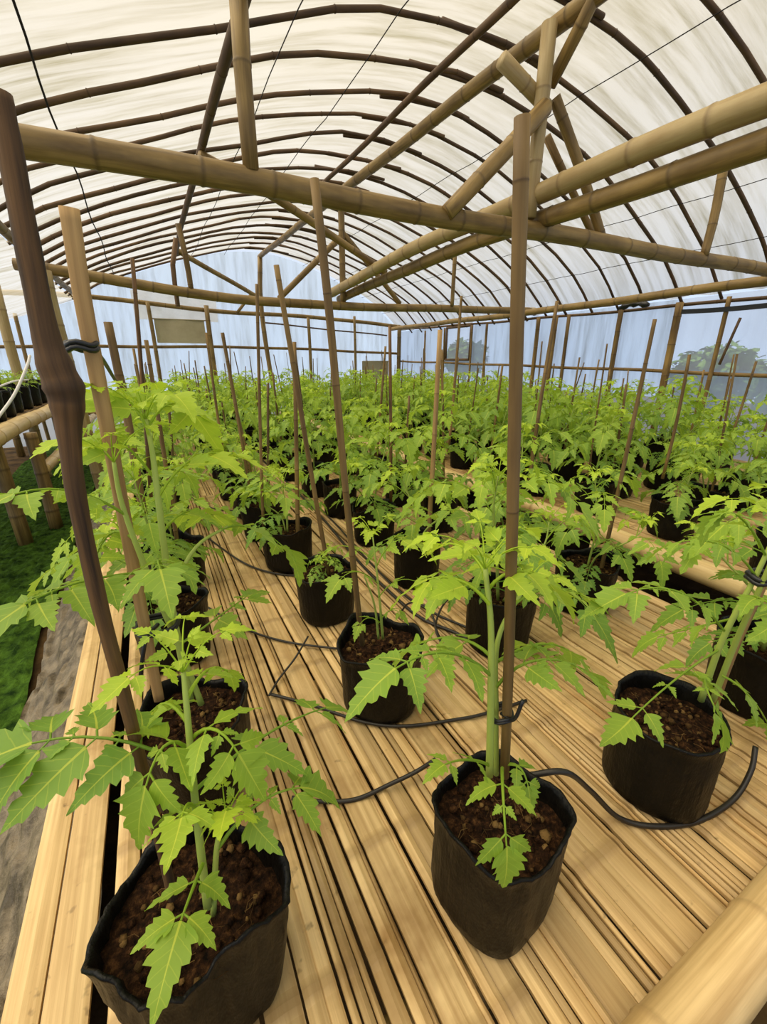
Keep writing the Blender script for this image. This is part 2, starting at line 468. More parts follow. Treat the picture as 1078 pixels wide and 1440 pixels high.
# longitudinal poles
BX = 2.36
pole('ridge_pole', 'thick ridge pole running lengthwise under the top of the roof', 'bamboo pole', [(RX, -0.2, CZ + 1.80), (RX, 2.4, CZ + 1.83), (RX, 5.2, CZ + 1.91), (RX, 9.95, CZ + 2.02)], 0.05, 0.045)
pole('ridge_lath', 'thinner dark pole running lengthwise just left of the ridge pole', 'bamboo pole', [(RX - 0.22, -0.2, CZ + 1.98), (RX - 0.2, 3, CZ + 1.97), (RX - 0.2, 6.4, CZ + 2.0)], 0.028, 0.022, 'arch')
pole('tie_pole', 'upper of the two long bamboo poles lying along the middle on the tie beams', 'bamboo pole', [(BX, -0.3, CZ + 0.93), (BX, 1.2, CZ + 0.98), (BX, 2.6, CZ + 1.00), (BX - 0.02, 4.4, CZ + 0.95), (BX, 5.92, CZ + 0.86)], 0.062, 0.055, 'cream', tint=0.62, group=None)
pole('tie_pole', 'lower of the two long bamboo poles lying along the middle on the tie beams', 'bamboo pole', [(BX + 0.06, -0.3, CZ + 0.82), (BX + 0.06, 1.2, CZ + 0.85), (BX + 0.07, 2.6, CZ + 0.88), (BX + 0.1, 4.4, CZ + 0.86), (BX + 0.12, 5.92, CZ + 0.80)], 0.058, 0.05, 'pole')
pole('purlin', 'dark purlin pole running lengthwise under the left slope of the roof', 'bamboo pole', [(0.6, 0.2, CZ + 1.42), (0.62, 2.4, CZ + 1.48), (0.62, 5.6, CZ + 1.50), (0.66, 8, CZ + 1.54)], 0.03, 0.026, 'arch')
pole('eave_pole', 'long bamboo eave pole along the top of the right plastic wall', 'bamboo pole', [(XR - 0.32, 0.5, CZ + 0.73), at(1078, 395, X=XR - 0.32), at(740, 440, X=XR - 0.32), (XR - 0.32, 7.5, CZ + 0.735), (XR - 0.32, 9.85, CZ + 0.74)], 0.05, 0.042)
pole('eave_pole', 'bamboo eave pole carrying the left roof edge above the seedling table', 'bamboo pole', [(XL + 0.12, 0.5, CZ + 0.98), (XL + 0.12, 4, CZ + 0.98), (XL + 0.12, 9.85, CZ + 1.0)], 0.042, 0.036)
pole('wall_rail', 'thin dark rail under the eave pole of the right wall', 'rail', [(XR, 0.5, CZ + 0.60), (XR, 5, CZ + 0.65), (XR, 9.9, CZ + 0.74)], 0.02, 0.018, 'arch')
pole('wall_rail', 'brown rail at half height along the right plastic wall', 'rail', [(XR - 0.02, 0.5, CZ - 0.18), (XR - 0.02, 4.2, CZ - 0.10), (XR - 0.02, 9.9, CZ)], 0.022, 0.02, 'stake')

# tie beams and trusses
pole('tie_beam', 'nearest thick bamboo tie beam crossing the whole greenhouse overhead', 'beam',
     [(XL, 2.47, CZ + 0.79), at(10, 195, Y=2.42), at(431, 270, Y=2.42), at(718, 320, Y=2.38), at(1078, 380, Y=2.24), (5.7, 2.2, CZ + 0.78)], 0.056, 0.052)
pole('tie_beam', 'middle bamboo tie beam, sagging, crossing behind the nearest one', 'beam',
     [(XL, 5.62, CZ + 0.86), at(60, 378, Y=5.6), at(260, 410, Y=5.6), at(393, 426, Y=5.6), at(570, 433, Y=5.6), at(740, 437, Y=5.55), (5.72, 5.5, CZ + 0.74)], 0.052, 0.05)
TR = [
    ('king_post', 'upright king post of the nearest truss, below the ridge pole', [at(773, 35, Y=2.36), at(762, 150, Y=2.36), at(745, 305, Y=2.36)], 0.044, 'cream', 0.62),
    ('truss_brace', 'thick brace of nearest truss leaning from king post down left to tie beam', [at(765, 150, Y=2.33), at(628, 300, Y=2.36)], 0.048, 'pole', 1.1),
    ('truss_brace', 'short stub brace meeting the king post of nearest truss from upper left', [at(705, 84, Y=2.42), at(768, 152, Y=2.42)], 0.042, 'cream', 0.6),
    ('truss_brace', 'brace of nearest truss leaning from king post down right to tie beam', [at(780, 138, Y=2.40), at(815, 238, Y=2.36), at(848, 345, Y=2.34)], 0.034, 'pole', 0.95),
    ('truss_brace', 'thin brace behind the right brace of the nearest truss', [at(770, 190, Y=2.55), at(833, 330, Y=2.5)], 0.026, 'stake', 1.1),
    ('truss_brace', 'brace rising from the king post of nearest truss up right to the roof', [at(772, 118, Y=2.42), at(808, 50, Y=2.25), at(842, -20, Y=2.1)], 0.038, 'pole', 1.1),
    ('queen_post', 'left upright queen post between nearest tie beam and roof purlin', [at(335, -30, Y=2.4), at(342, 110, Y=2.4), at(352, 242, Y=2.4)], 0.04, 'pole', 1.0),
    ('queen_post', 'right upright queen post between nearest tie beam and roof arches', [at(1017, 228, Y=2.3), at(1004, 300, Y=2.28), at(989, 360, Y=2.27)], 0.035, 'pole', 1.0),
    ('truss_brace', 'long pole slanting from left purlin down to the middle tie poles', [at(280, 218, Y=4.0), at(380, 275, Y=4.2), at(465, 330, Y=4.5), at(542, 383, Y=4.75)], 0.036, 'pole', 1.1),
    ('queen_post', 'left of two thin queen posts hanging from the left purlin at the middle truss', [at(247, 335, Y=5.7), at(243, 370, Y=5.7), at(251, 432, Y=5.7)], 0.026, 'arch', 1.5),
    ('queen_post', 'right of two thin queen posts hanging from the left purlin at the middle truss', [at(250, 315, Y=5.55), at(262, 370, Y=5.58), at(268, 408, Y=5.6)], 0.03, 'stake', 0.8),
    ('king_post', 'upright king post of the middle truss', [(RX, 5.62, CZ + 1.93), (RX, 5.62, CZ + 0.72)], 0.04, 'pole', 0.9),
    ('truss_brace', 'left brace of the middle truss leaning from king post down to tie beam', [(RX - .02, 5.6, CZ + 1.45), (1.55, 5.62, CZ + 0.72)], 0.036, 'pole', 0.95),
    ('truss_brace', 'right brace of the middle truss leaning from king post down to tie beam', [(RX + .02, 5.62, CZ + 1.5), (3.25, 5.62, CZ + 0.76)], 0.034, 'pole', 0.95),
    ('queen_post', 'right upright queen post on the middle tie beam', [(4.1, 5.55, CZ + 1.55), (4.1, 5.55, CZ + 0.76)], 0.03, 'pole', 0.9),
    ('truss_brace', 'slanting brace at the far end from left purlin to the back king post', [at(250, 352, Y=8.0), at(310, 388, Y=8.6), at(375, 425, Y=9.3)], 0.04, 'pole', 1.0),
    ('truss_brace', 'short slanting brace on the left of the back king post', [at(355, 412, Y=9.6), at(333, 440, Y=9.6)], 0.03, 'stake', 1.0),
    ('back_post', 'tall post in the middle of the back wall reaching the ridge', [at(365, 362, Y=9.85), at(368, 440, Y=9.85), (2.5, 9.85, 0.0)], 0.05, 'pole', 1.0),
]
for nm, lb, pts, r, mt, tn in TR:
    pole(nm, lb, 'post' if 'post' in nm else 'brace', pts, r, r * 0.93, mt, tint=tn, gap=0.36)

# back wall frame
pole('wall_rail', 'top rail across the back plastic wall', 'rail', [(-2.9, 9.9, CZ + 1.05), at(126, 417, Y=9.9), at(286, 436, Y=9.9), at(451, 447, Y=9.9), at(548, 458, Y=9.9), (5.7, 9.9, CZ + 0.82)], 0.042, 0.04)
pole('wall_rail', 'middle rail across the back plastic wall', 'rail', [(-2.9, 9.92, CZ + 0.22), at(67, 487, Y=9.92), at(369, 489, Y=9.92), at(548, 497, Y=9.92), (5.7, 9.92, CZ + 0.17)], 0.03, 0.028, 'stake')
pole('wall_rail', 'thin upper rail in the right half of the back wall', 'rail', [at(372, 454, Y=9.93), at(544, 472, Y=9.93)], 0.016, 0.016, 'arch')
pole('wall_rail', 'low rail across the back plastic wall just above the plants', 'rail', [(-2.9, 9.94, CZ - 0.95), (1, 9.94, CZ - 0.95), (5.7, 9.94, CZ - 0.9)], 0.03, 0.03, 'stake')
for k, (px, py, r) in enumerate([(207, 425, .035), (290, 430, .045), (433, 447, .035), (498, 445, .03), (20, 440, .03)]):
    p = at(px, py, Y=9.8)
    pole('wall_post', ['upright post left of the beige board on the back wall', 'upright post right of the beige board on the back wall',
         'first upright post right of the tall back post', 'second upright post right of the tall back post', 'upright post at the left end of the back wall'][k],
         'post', [p, (p.x, 9.8, p.z * 0.5), (p.x, 9.8, 0)], r, r, 'pole', tint=0.9)
pole('corner_post', 'corner post where the back wall meets the right wall', 'post', [(5.66, 9.8, CZ + 0.85), (5.66, 9.8, 1.2), (5.66, 9.8, 0)], 0.05, 0.05, 'pole', tint=0.7)
mb = MB(); grid(mb, 10, 4, lambda i, j: (0.26 + 0.9 * i, 9.86 + 0.01 * math.sin(9 * i), CZ + 0.34 + 0.42 * j), lambda i, j: (i, j, 0)); tube(mb, [(0.22, 9.86, CZ + .77), (0.7, 9.86, CZ + .77), (1.2, 9.86, CZ + .77)], 0.012, 6); 
tag(recentre(mb.build('beige_board', M['beigep'])), 'faded beige board hanging on the left of the back wall', 'board')
mb = MB(); grid(mb, 8, 6, lambda i, j: (4.72 + 0.75 * i, 9.99 + 0.01 * math.sin(8 * i), CZ - 0.5 + 0.5 * j), lambda i, j: (i, j, 0)); tube(mb, [(4.7, 9.9, CZ), (5, 9.9, CZ), (5.47, 9.9, CZ)], 0.012, 6)
tag(recentre(mb.build('olive_board', M['beigep'])), 'small olive board low on the back wall beside the corner post', 'board')
mb = MB(); grid(mb, 12, 6, lambda i, j: (-0.05 + 1.5 * i, 9.97 + 0.012 * math.sin(14 * i + 3 * j), CZ + 0.76 + 0.5 * j), lambda i, j: (i * 2, j * 1, 0))
tag(recentre(mb.build('white_sheet', M['whitep'])), 'white plastic sheet patch above the beige board on the back wall', 'plastic sheet')

# right wall posts
rw = [(8.71, .02), (7.95, .02), (7.05, .02), (6.63, .024), (5.39, .032), (5.04, .03), (4.79, .026), (3.96, .032), (3.22, .042), (2.72, .024)]
for k, (y, r) in enumerate(sorted(rw)):
    pole('wall_post', f'{ORD[k+1]} upright post of the right plastic wall, counted from the front', 'post', [(XR - 0.04, y, CZ + 0.66), (XR - 0.04, y, 1.1), (XR - 0.04, y, 0)], r, r, 'stake', 'posts of the right wall', tint=rnd.uniform(.8, 1.25))
pole('wall_brace', 'thin slanted brace in the clear panel of the right wall', 'brace', [at(1041, 447, X=XR - 0.04), at(1012, 512, X=XR - 0.04)], 0.014, 0.014, 'arch')
mb = MB(); grid(mb, 20, 2, lambda i, j: (XR - 0.06 - 0.02 * math.sin(12 * i), 1.2 + 2.0 * i, CZ + 0.52 + 0.05 * j + 0.012 * math.sin(7 * i)), lambda i, j: (i, j, 0))
grid(mb, 20, 2, lambda i, j: (XR - 0.05 - 0.02 * math.sin(12 * i), 1.2 + 2.0 * i, CZ + 0.57 - 0.05 * j + 0.012 * math.sin(7 * i)), lambda i, j: (i, j, 0))
tag(recentre(mb.build('black_strip', M['tie'])), 'folded black plastic strip along the top of the clear wall panel', 'plastic strip')
mb = MB(); tube(mb, smooth_path([(XR - .12, 3.55, CZ + .66), (XR - .12, 3.75, CZ + .69), (XR - .12, 3.95, CZ + .66)], 6), [.02 + .025 * math.sin(i * .26 * math.pi) ** 2 for i in range(13)], 8)
tag(recentre(mb.build('rolled_plastic', M['tie'])), 'small roll of black plastic tucked on the right eave', 'plastic roll')

# left posts
pole('eave_post', 'bamboo post under the left end of the middle tie beam', 'post', [at(62, 380, Y=5.35), at(80, 460, Y=5.35), (-0.63, 5.35, 0.0)], 0.055, 0.06, 'cream', tint=0.6)
pole('eave_post', 'bamboo post standing behind the seedling table at the left', 'post', [at(-8, 400, Y=7.0), (at(10, 470, Y=7.0).x, 7.0, 1.2), (at(10, 470, Y=7.0).x, 7.0, 0)], 0.055, 0.055, 'cream', tint=0.65)
# roof strings
for k, (x, s) in enumerate([(-.25, .0), (1.05, .0), (1.7, .0), (3.3, 0), (4.0, .0), (4.7, 0), (5.25, 0)]):
    mb = MB(); pts = [(x + 0.012 * math.sin(y * 3 + k), y, roof_z(x) - 0.035 + 0.006 * math.sin(y * 7)) for y in np.linspace(0.3, 9.9, 30)]
    tube(mb, pts, 0.0035 if k else 0.006, 5)
    tag(recentre(mb.build('roof_string', M['string'])), f'dark string stretched lengthwise under the roof, {ORD[k+1]} of seven from the left', 'string', 'strings under the roof')

# ================================================================== BENCHES
def slat(mb, x0, x1, y0, y1, z, tint, nodes, uo, n=12):
    """one split-bamboo strip: a little convex, with node marks shared by its culm"""
    ys_ = [y0, y1]
    for q in nodes:
        if y0 + .03 < q < y1 - .03: ys_ += [q - .018, q - .006, q + .006, q + .02]
    ys_ += list(np.linspace(y0, y1, n)[1:-1]); ys_ = sorted(set(ys_)); rows = []
    ph = rnd.random() * 9; th = 0.011; e = rnd.uniform(.001, .004); am = rnd.uniform(0, .0035)
    for y in ys_:
        nd = max([1.0 if abs(y - q) < .008 else 0.0 for q in nodes] + [0]); row = []
        off = am * math.sin(y * 1.7 + ph); zz = z + 0.0025 * math.sin(y * 2.3 + ph) + nd * 0.0025
        for k, (fx, fz) in enumerate(((0, -th), (0, -.002), (.14, .0), (.5, e), (.86, 0), (1, -.002), (1, -th))):
            x = x0 + (x1 - x0) * fx + off
            row.append(mb.add((x, y, zz + fz), (uo + x, y + uo, 0), tint, nd))
        rows.append(row)
    for a, b in zip(rows, rows[1:]):
        for k in range(6): mb.f.append((a[k], a[k + 1], b[k + 1], b[k]))
    mb.f.append(tuple(rows[0])); mb.f.append(tuple(reversed(rows[-1])))


def deck_mesh(mb, x0, x1, y0, y1, gaps=()):
    x = x0
    while x < x1 - 0.015:
        W = rnd.uniform(0.13, 0.24); xe = min(x + W, x1)
        for g in gaps:
            if x < g < xe - 0.0: xe = g
        if xe - x < 0.02: xe = x + 0.03
        y = y0 - rnd.uniform(0, 0.01)
        cuts = [y]; 
        while cuts[-1] < y1: cuts.append(min(y1, cuts[-1] + rnd.uniform(2.4, 4.2)))
        for a, b in zip(cuts, cuts[1:]):
            base = rnd.uniform(.9, 1.08); nodes = []; q = a + rnd.uniform(.1, .3)
            while q < b: nodes.append(q); q += rnd.uniform(.27, .36)
            xs = x
            while xs < xe - 0.006:
                sw = min(rnd.choice([.011, .016, .022, .03, .03, .042, .056]) * rnd.uniform(.85, 1.15), xe - xs)
                if xe - xs - sw < 0.012: sw = xe - xs
                slat(mb, xs, xs + sw - rnd.choice([.0012, .0018, .003, .005]), a + .002, b - .003, DECK - .003 + rnd.uniform(-.0025, .002), base * rnd.uniform(.74, 1.1), nodes, rnd.random() * 30)
                xs += sw
        x = xe + rnd.choice([.002, .003, .005])
        for g in gaps:
            if abs(xe - g) < 0.004: x = g + 0.014


benchA = thing('bamboo_bench', 'near split-bamboo bench with four rows of black pots, ending before the camera', 'bench', (0.85, 5, 0))
loc = lambda p, o: (p[0] - o.location.x, p[1] - o.location.y, p[2] - o.location.z)
def rel(mb, o):
    mb.v = [(a - o.location.x, b - o.location.y, c - o.location.z) for a, b, c in mb.v]; return mb
mb = MB(); deck_mesh(mb, -0.225, 1.87, 0.12, 9.45, gaps=(0.195,)); rel(mb, benchA).build('deck', M['deck'], benchA, smooth=False)
mb = MB(); bamboo(mb, [(-0.35, 0.088, 0.538), (0.8, 0.083, 0.545), (2.02, 0.093, 0.545)], 0.047, 0.046, wob=.002); 
o = rel(mb, benchA).build('end_pole', M['deck'], benchA); o['label'] = 'smooth bamboo pole closing the front end'
for y in np.arange(0.3, 9.5, 0.8):
    mb = MB(); bamboo(mb, [(-0.36, y, 0.44), (0.7, y + .01, 0.44), (1.93, y, 0.44)], 0.042, 0.04, seg=10); rel(mb, benchA).build('cross_pole', M['pole'], benchA)
    if int(y * 10) % 2 == 1:
        for x in (-0.2, 0.85, 1.82):
            mb = MB(); bamboo(mb, [(x, y + .07, 0.0), (x, y + .07, 0.44)], 0.035, 0.035, seg=10); rel(mb, benchA).build('leg', M['pole'], benchA)
benchB = thing('bamboo_bench', 'second split-bamboo bench beyond the gap, edged by a thick cream pole', 'bench', (3.9, 5, 0))
mb = MB(); deck_mesh(mb, 2.42, 5.5, 0.2, 9.5); rel(mb, benchB).build('deck', M['deck'], benchB, smooth=False)
mb = MB(); bamboo(mb, [(2.37, 0.15, 0.475), (2.365, 2.9, 0.48), (2.36, 6, 0.48), (2.37, 9.5, 0.48)], 0.062, 0.055, wob=.003, gap=.42)
o = rel(mb, benchB).build('edge_pole', M['cream'], benchB); o['label'] = 'thick cream bamboo pole along the edge'
for y in np.arange(0.35, 9.5, 1.1):
    mb = MB(); bamboo(mb, [(2.3, y, 0.39), (3.8, y + .01, 0.43), (5.5, y, 0.43)], 0.042, 0.04, seg=10); rel(mb, benchB).build('cross_pole', M['pole'], benchB)
    for x in (2.36, 3.8, 5.4):
        mb = MB(); bamboo(mb, [(x, y + .08, 0.0), (x, y + .08, 0.42)], 0.036, 0.034, seg=10); rel(mb, benchB).build('leg', M['cream'], benchB)
# two wide planks left of the deck
for k, (x0, x1, lb) in enumerate([(-0.375, -0.322, 'outer of two long pale planks on the left side of the near bench'), (-0.319, -0.252, 'inner of two long pale planks on the left side of the near bench')]):
    mb = MB(); slat(mb, x0, x1, 0.18, 9.4, DECK + 0.004, 1.0 - .05 * k, [1.05, 2.3, 3.4, 4.6], k * 7.0, 40)
    tag(recentre(mb.build('plank', M['deck'], smooth=False)), lb, 'plank')

# seedling table at the left
tb = thing('seedling_table', 'bamboo table with black seedling bags at the left beside the mossy aisle', 'table', (-1.6, 6, 0))
TZ = 0.94
mb = MB(); bamboo(mb, [(-1.12, 2.6, TZ), (-1.12, 4.0, TZ + .005), (-1.13, 9.6, TZ)], 0.07, 0.065); rel(mb, tb).build('edge_pole', M['cream'], tb)
mb = MB(); bamboo(mb, [(-2.1, 3.4, TZ - .04), (-2.1, 9.6, TZ - .04)], 0.055, 0.055); rel(mb, tb).build('rear_pole', M['pole'], tb)
mb = MB(); bamboo(mb, [(-1.0, 4.75, 0.55), (-1.0, 6.4, 0.55), (-1.0, 9.4, 0.55)], 0.05, 0.05); rel(mb, tb).build('lower_rail', M['cream'], tb)
mb = MB(); x = -2.15
while x < -1.16:
    sw = rnd.uniform(.03, .06); slat(mb, x, x + sw - .01, 3.2, 9.6, TZ + .035, rnd.uniform(.6, .9), [4, 5, 6, 7], rnd.random() * 9); x += sw
rel(mb, tb).build('table_top', M['stake'], tb, smooth=False)
for x, y in ((-1.17, 4.40), (-1.0, 4.72), (-1.1, 6.6), (-1.1, 9.0), (-2.1, 4.5), (-2.1, 9)):
    mb = MB(); bamboo(mb, [(x, y, 0.0), (x, y, TZ - .03)], 0.055, 0.05); rel(mb, tb).build('leg', M['pole'], tb)

# ================================================================== PLANTS
HI = [(0, .012), (.05, .13), (.13, .23), (.22, .29), (.27, .325), (.285, .22), (.37, .25), (.455, .275), (.47, .165), (.55, .19), (.63, .20), (.645, .12), (.74, .125), (.81, .115), (.825, .065), (.92, .04), (1, .004)]
LO = [(0, .012), (.12, .22), (.27, .31), (.29, .2), (.46, .26), (.48, .15), (.64, .19), (.66, .1), (.82, .10), (1, .004)]


def leaflet(mb, p, d, up, L, prof, tint, rg, wide=1.0, droop=None):
    d = d.normalized(); s = up.cross(d)
    if s.length < 1e-4: s = Vector((1, 0, 0)).cross(d)
    s.normalize(); n = d.cross(s).normalized()
    droop = rg.uniform(.05, .4) if droop is None else droop
    fold = rg.uniform(.05, .5); tw = rg.uniform(-.25, .25); ph = rg.random() * 9; curl = rg.uniform(-.12, .12)
    prev = None
    for (q, wv) in prof:
        c = p + d * (L * (q - droop * droop * q * q * .35)) + s * (curl * L * q * q) - n * (droop * L * q * q)
        wv = wv * wide * 1.12 * L; rip = .02 * L * math.sin(q * 17 + ph)
        sa = s * math.cos(tw * q) + n * math.sin(tw * q)
        l = c + sa * wv * rg.uniform(.92, 1.08) + n * (fold * wv * (1 - q * .5) + rip)
        r = c - sa * wv * rg.uniform(.92, 1.08) + n * (fold * wv * (1 - q * .5) - rip)
        cur = (mb.add(l, (q, wv / L, 0), tint), mb.add(c, (q, 0, 0), tint), mb.add(r, (q, -wv / L, 0), tint))
        if prev:
            mb.f.append((prev[0], prev[1], cur[1], cur[0])); mb.f.append((prev[1], prev[2], cur[2], cur[1]))
        prev = cur


def bez(a, b, c, t): return a * (1 - t) ** 2 + b * 2 * t * (1 - t) + c * t * t


def compound(fm, p0, p1, p2, size, pairs, prof, tint, rg, small=True, rach=0.0022):
    """one tomato leaf: rachis, opposite lobed leaflets with little ones between, one at the tip"""
    p0, p1, p2 = Vector(p0), Vector(p1), Vector(p2)
    n = 7; pts = [bez(p0, p1, p2, i / n) for i in range(n + 1)]
    tube(fm, pts, [rach * (1 - .6 * i / n) for i in range(n + 1)], 5, min(1, tint + .15), None, False)
    fm.uv[-(n + 1) * 5:] = [(.5, .5, 0)] * ((n + 1) * 5)
    ts = list(np.linspace(.36, .9, pairs)) if pairs > 1 else [.6]
    mids = [(a + b) / 2 for a, b in zip(ts, ts[1:])] if small else []
    for t, sm in [(t, 0) for t in ts] + [(t, 1) for t in mids]:
        b = bez(p0, p1, p2, t); tg = (bez(p0, p1, p2, min(1, t + .02)) - bez(p0, p1, p2, t - .02)).normalized()
        side = tg.cross(Vector((0, 0, 1)))
        if side.length < .05: side = Vector((1, 0, 0))
        side.normalize(); up = side.cross(tg).normalized()
        for sg in (-1, 1):
            L = size * (.92 if 0.3 < t < .75 else .8) * rg.uniform(.78, 1.1) * (.38 if sm else 1)
            d = side * sg * rg.uniform(.75, .95) + tg * rg.uniform(.25, .65) - Vector((0, 0, 1)) * rg.uniform(.05, .35)
            st = b + d.normalized() * size * (.06 if sm else .14)
            tube(fm, [b, b.lerp(st, .5), st], rach * .45, 4, min(1, tint + .1), None, False); fm.uv[-12:] = [(.5, .5, 0)] * 12
            leaflet(fm, st, d, up, L, LO if sm else prof, tint * rg.uniform(.8, 1.15), rg, rg.uniform(.85, 1.05))
    tg = (p2 - bez(p0, p1, p2, .9)).normalized(); side = tg.cross(Vector((0, 0, 1)))
    if side.length < .05: side = Vector((1, 0, 0))
    up = side.normalized().cross(tg)
    leaflet(fm, p2, tg - Vector((0, 0, .15)), up, size * 1.18 * rg.uniform(.95, 1.1), prof, tint, rg, 1.0)


def stem(sm, pts, r0, r1, tint=.6):
    P = smooth_path(pts, 6); n = len(P); tube(sm, P, [r0 + (r1 - r0) * i / (n - 1) for i in range(n)], 7, tint)


def crown(fm, p, d, size, prof, rg, tint=.95, n=5):
    """young leaves bunched at a growing tip"""
    a0 = rg.random() * 6
    for i in range(n):
        a = a0 + i * 2.4; out = Vector((math.cos(a), math.sin(a), 0)); L = size * (1 - .13 * i)
        q = p + out * L * .75 + Vector((0, 0, L * (.35 + .14 * i)))
        compound(fm, p, p.lerp(q, .5) + Vector((0, 0, L * .3)), q, L * .42, 2, prof, min(1, tint * rg.uniform(.85, 1.1)), rg, False, .0014)


def generic(height, nleaf, llen, seed, prof=LO, two=True):
    """a free-standing tomato plant on z=0 -> (stem, foliage) meshes"""
    rg = random.Random(seed); sm = MB(); fm = MB()
    stems = [height] + ([height * rg.uniform(.6, .85)] if two else [])
    for k, H in enumerate(stems):
        a = rg.random() * 6.28; lean = rg.uniform(.03, .09) * (1 + 1.2 * k)
        base = Vector((math.cos(a), math.sin(a), 0)) * .012 * (k + .3)
        P = [base, base + Vector((math.cos(a) * lean * .3, math.sin(a) * lean * .3, H * .4)), base + Vector((math.cos(a + .6) * lean * .8, math.sin(a + .6) * lean * .8, H * .75)), base + Vector((math.cos(a + .9) * lean, math.sin(a + .9) * lean, H))]
        stem(sm, P, .0058 - .001 * k, .0022)
        path = smooth_path(P, 8); N = len(path) - 1
        m = nleaf if k == 0 else max(3, int(nleaf * .55)); b0 = rg.random() * 6
        for i in range(m):
            f = .16 + .78 * i / max(1, m - 1); b = path[min(N, int(f * N))]
            ang = b0 + i * 2.4 + rg.uniform(-.3, .3); o = Vector((math.cos(ang), math.sin(ang), 0))
            L = llen * (0.75 + .5 * math.sin(min(1, f * 1.05) * math.pi)) * rg.uniform(.8, 1.15) * (1 if f < .75 else .75)
            rise = (.75 * f - .12) * L + rg.uniform(-.03, .03)
            tip = b + o * L * .88 + Vector((0, 0, rise * .55 - .05 * L))
            mid = b + o * L * .45 + Vector((0, 0, rise + L * .22))
            compound(fm, b, mid, tip, L * .37, 3 if f < .8 else 2, prof, min(1, .15 + .75 * f * f + rg.uniform(-.08, .12)), rg, f < .7)
        crown(fm, path[-1], None, llen * .5, prof, rg, .95, 4)
    return sm.mesh('stem', M['stem']), fm.mesh('foliage', M['leaf'])


def bag_mesh(seed, r0=.105, r1=.115, h=.225, sq=2.6, rough=1.0, seg=56, fold=0.0):
    rg = random.Random(seed); mb = MB(); A = [rg.random() * 6.28 for _ in range(8)]
    def shape(a, t):
        c, s = abs(math.cos(a)), abs(math.sin(a)); e = (c ** sq + s ** sq) ** (-1 / sq)
        low = .035 * math.sin(2 * a + A[0]) + .03 * math.sin(3 * a + A[1]) + .018 * math.sin(5 * a + A[2])
        wr = .03 * noise.noise(Vector((math.cos(a) * 3.2, math.sin(a) * 3.2, t * 1.6 + seed))) + .022 * noise.noise(Vector((math.cos(a) * 8, math.sin(a) * 8, t * 3 + seed)))
        return e * (1 + rough * (low * (.45 + .75 * t) + wr * (.5 + .9 * t)))
    def zoff(a): return rough * (.011 * math.sin(2 * a + A[6]) + .007 * math.sin(3 * a + A[7]) + .004 * math.sin(7 * a + A[1]) + fold * math.exp(-((a - 4.9) / .45) ** 2))
    rings = []
    prof = [(0, .86), (.012, .96), (.05, 1.01), (.16, 1.03), (.3, 1.02), (.45, 1.025), (.6, 1.01), (.74, 1.02), (.86, 1.0), (.95, 1.02), (.985, 1.045), (1.0, 1.03)]
    for t, k in prof:
        R = (r0 + (r1 - r0) * t) * k; rings.append([])
        for i in range(seg):
            a = 2 * math.pi * i / seg; q = R * shape(a, t)
            rings[-1].append(mb.add((q * math.cos(a), q * math.sin(a), h * t + zoff(a) * t ** 3), (a, t, 0)))
    for t, k in [(.99, .985), (.95, .955), (.85, .95), (.74, .93)]:
        R = r1 * k; rings.append([])
        for i in range(seg):
            a = 2 * math.pi * i / seg; q = R * shape(a, t)
            rings[-1].append(mb.add((q * math.cos(a), q * math.sin(a), h * t + zoff(a) * t ** 3), (a, t, 0)))
    for a, b in zip(rings, rings[1:]):
        for i in range(seg): j = (i + 1) % seg; mb.f.append((a[i], a[j], b[j], b[i]))
    mb.f.append(tuple(reversed(rings[0])))
    sb = MB(); sr = 9; ring = [[sb.add((0, 0, h * .82), (0, 0, 0), 0)]]
    for j in range(1, sr + 1):
        ring.append([])
        for i in range(seg):
            a = 2 * math.pi * i / seg; q = r1 * .955 * shape(a, .8) * j / sr
            x, y = q * math.cos(a), q * math.sin(a)
            z = h * .82 + .007 * noise.noise(Vector((x * 38, y * 38, seed))) + .005 * noise.noise(Vector((x * 95, y * 95, seed))) - .008 * (j / sr) ** 4 * 0
            ring[-1].append(sb.add((x, y, z), (x, y, 0), 0))
    for i in range(seg): sb.f.append((ring[0][0], ring[1][i], ring[1][(i + 1) % seg]))
    for a, b in zip(ring[1:], ring[2:]):
        for i in range(seg): j = (i + 1) % seg; sb.f.append((a[i], b[i], b[j], a[j]))
    for _ in range(110):   # crumbs, husks and pebbles
        a = rg.random() * 6.28; q = r1 * .86 * math.sqrt(rg.random()); r = rg.uniform(.003, .008) * (1.5 if rg.random() < .12 else 1)
        c = Vector((q * math.cos(a), q * math.sin(a), h * .82 + r * .35)); t = rg.choice([0, 0, 0, 0, .25, .5, .9]); ids = []
        for la in (-.6, .45):
            for k in range(5):
                b = k * 1.2566 + la; ids.append(sb.add(c + Vector((math.cos(b) * r * math.cos(la), math.sin(b) * r * math.cos(la), r * math.sin(la) * .8)) * rg.uniform(.8, 1.2), (0, 0, 0), t))
        top = sb.add(c + Vector((0, 0, r * .85)), (0, 0, 0), t)
        for k in range(5):
            k2 = (k + 1) % 5; sb.f.append((ids[k], ids[k2], ids[5 + k2], ids[5 + k])); sb.f.append((ids[5 + k], ids[5 + k2], top))
    for _ in range(26):    # root fibres
        a = rg.random() * 6.28; q = r1 * .8 * math.sqrt(rg.random()); c = Vector((q * math.cos(a), q * math.sin(a), h * .82 + .007)); b = rg.random() * 6.28; l = rg.uniform(.015, .04)
        dd = Vector((math.cos(b), math.sin(b), 0)); tube(sb, [c - dd * l / 2, c + Vector((-dd.y, dd.x, .15)) * l * .2, c + dd * l / 2], .0006, 4, rg.choice([.2, .5, .8]), None, False)
    return mb.mesh('grow_bag', M['bag']), sb.mesh('soil', M['soil'])


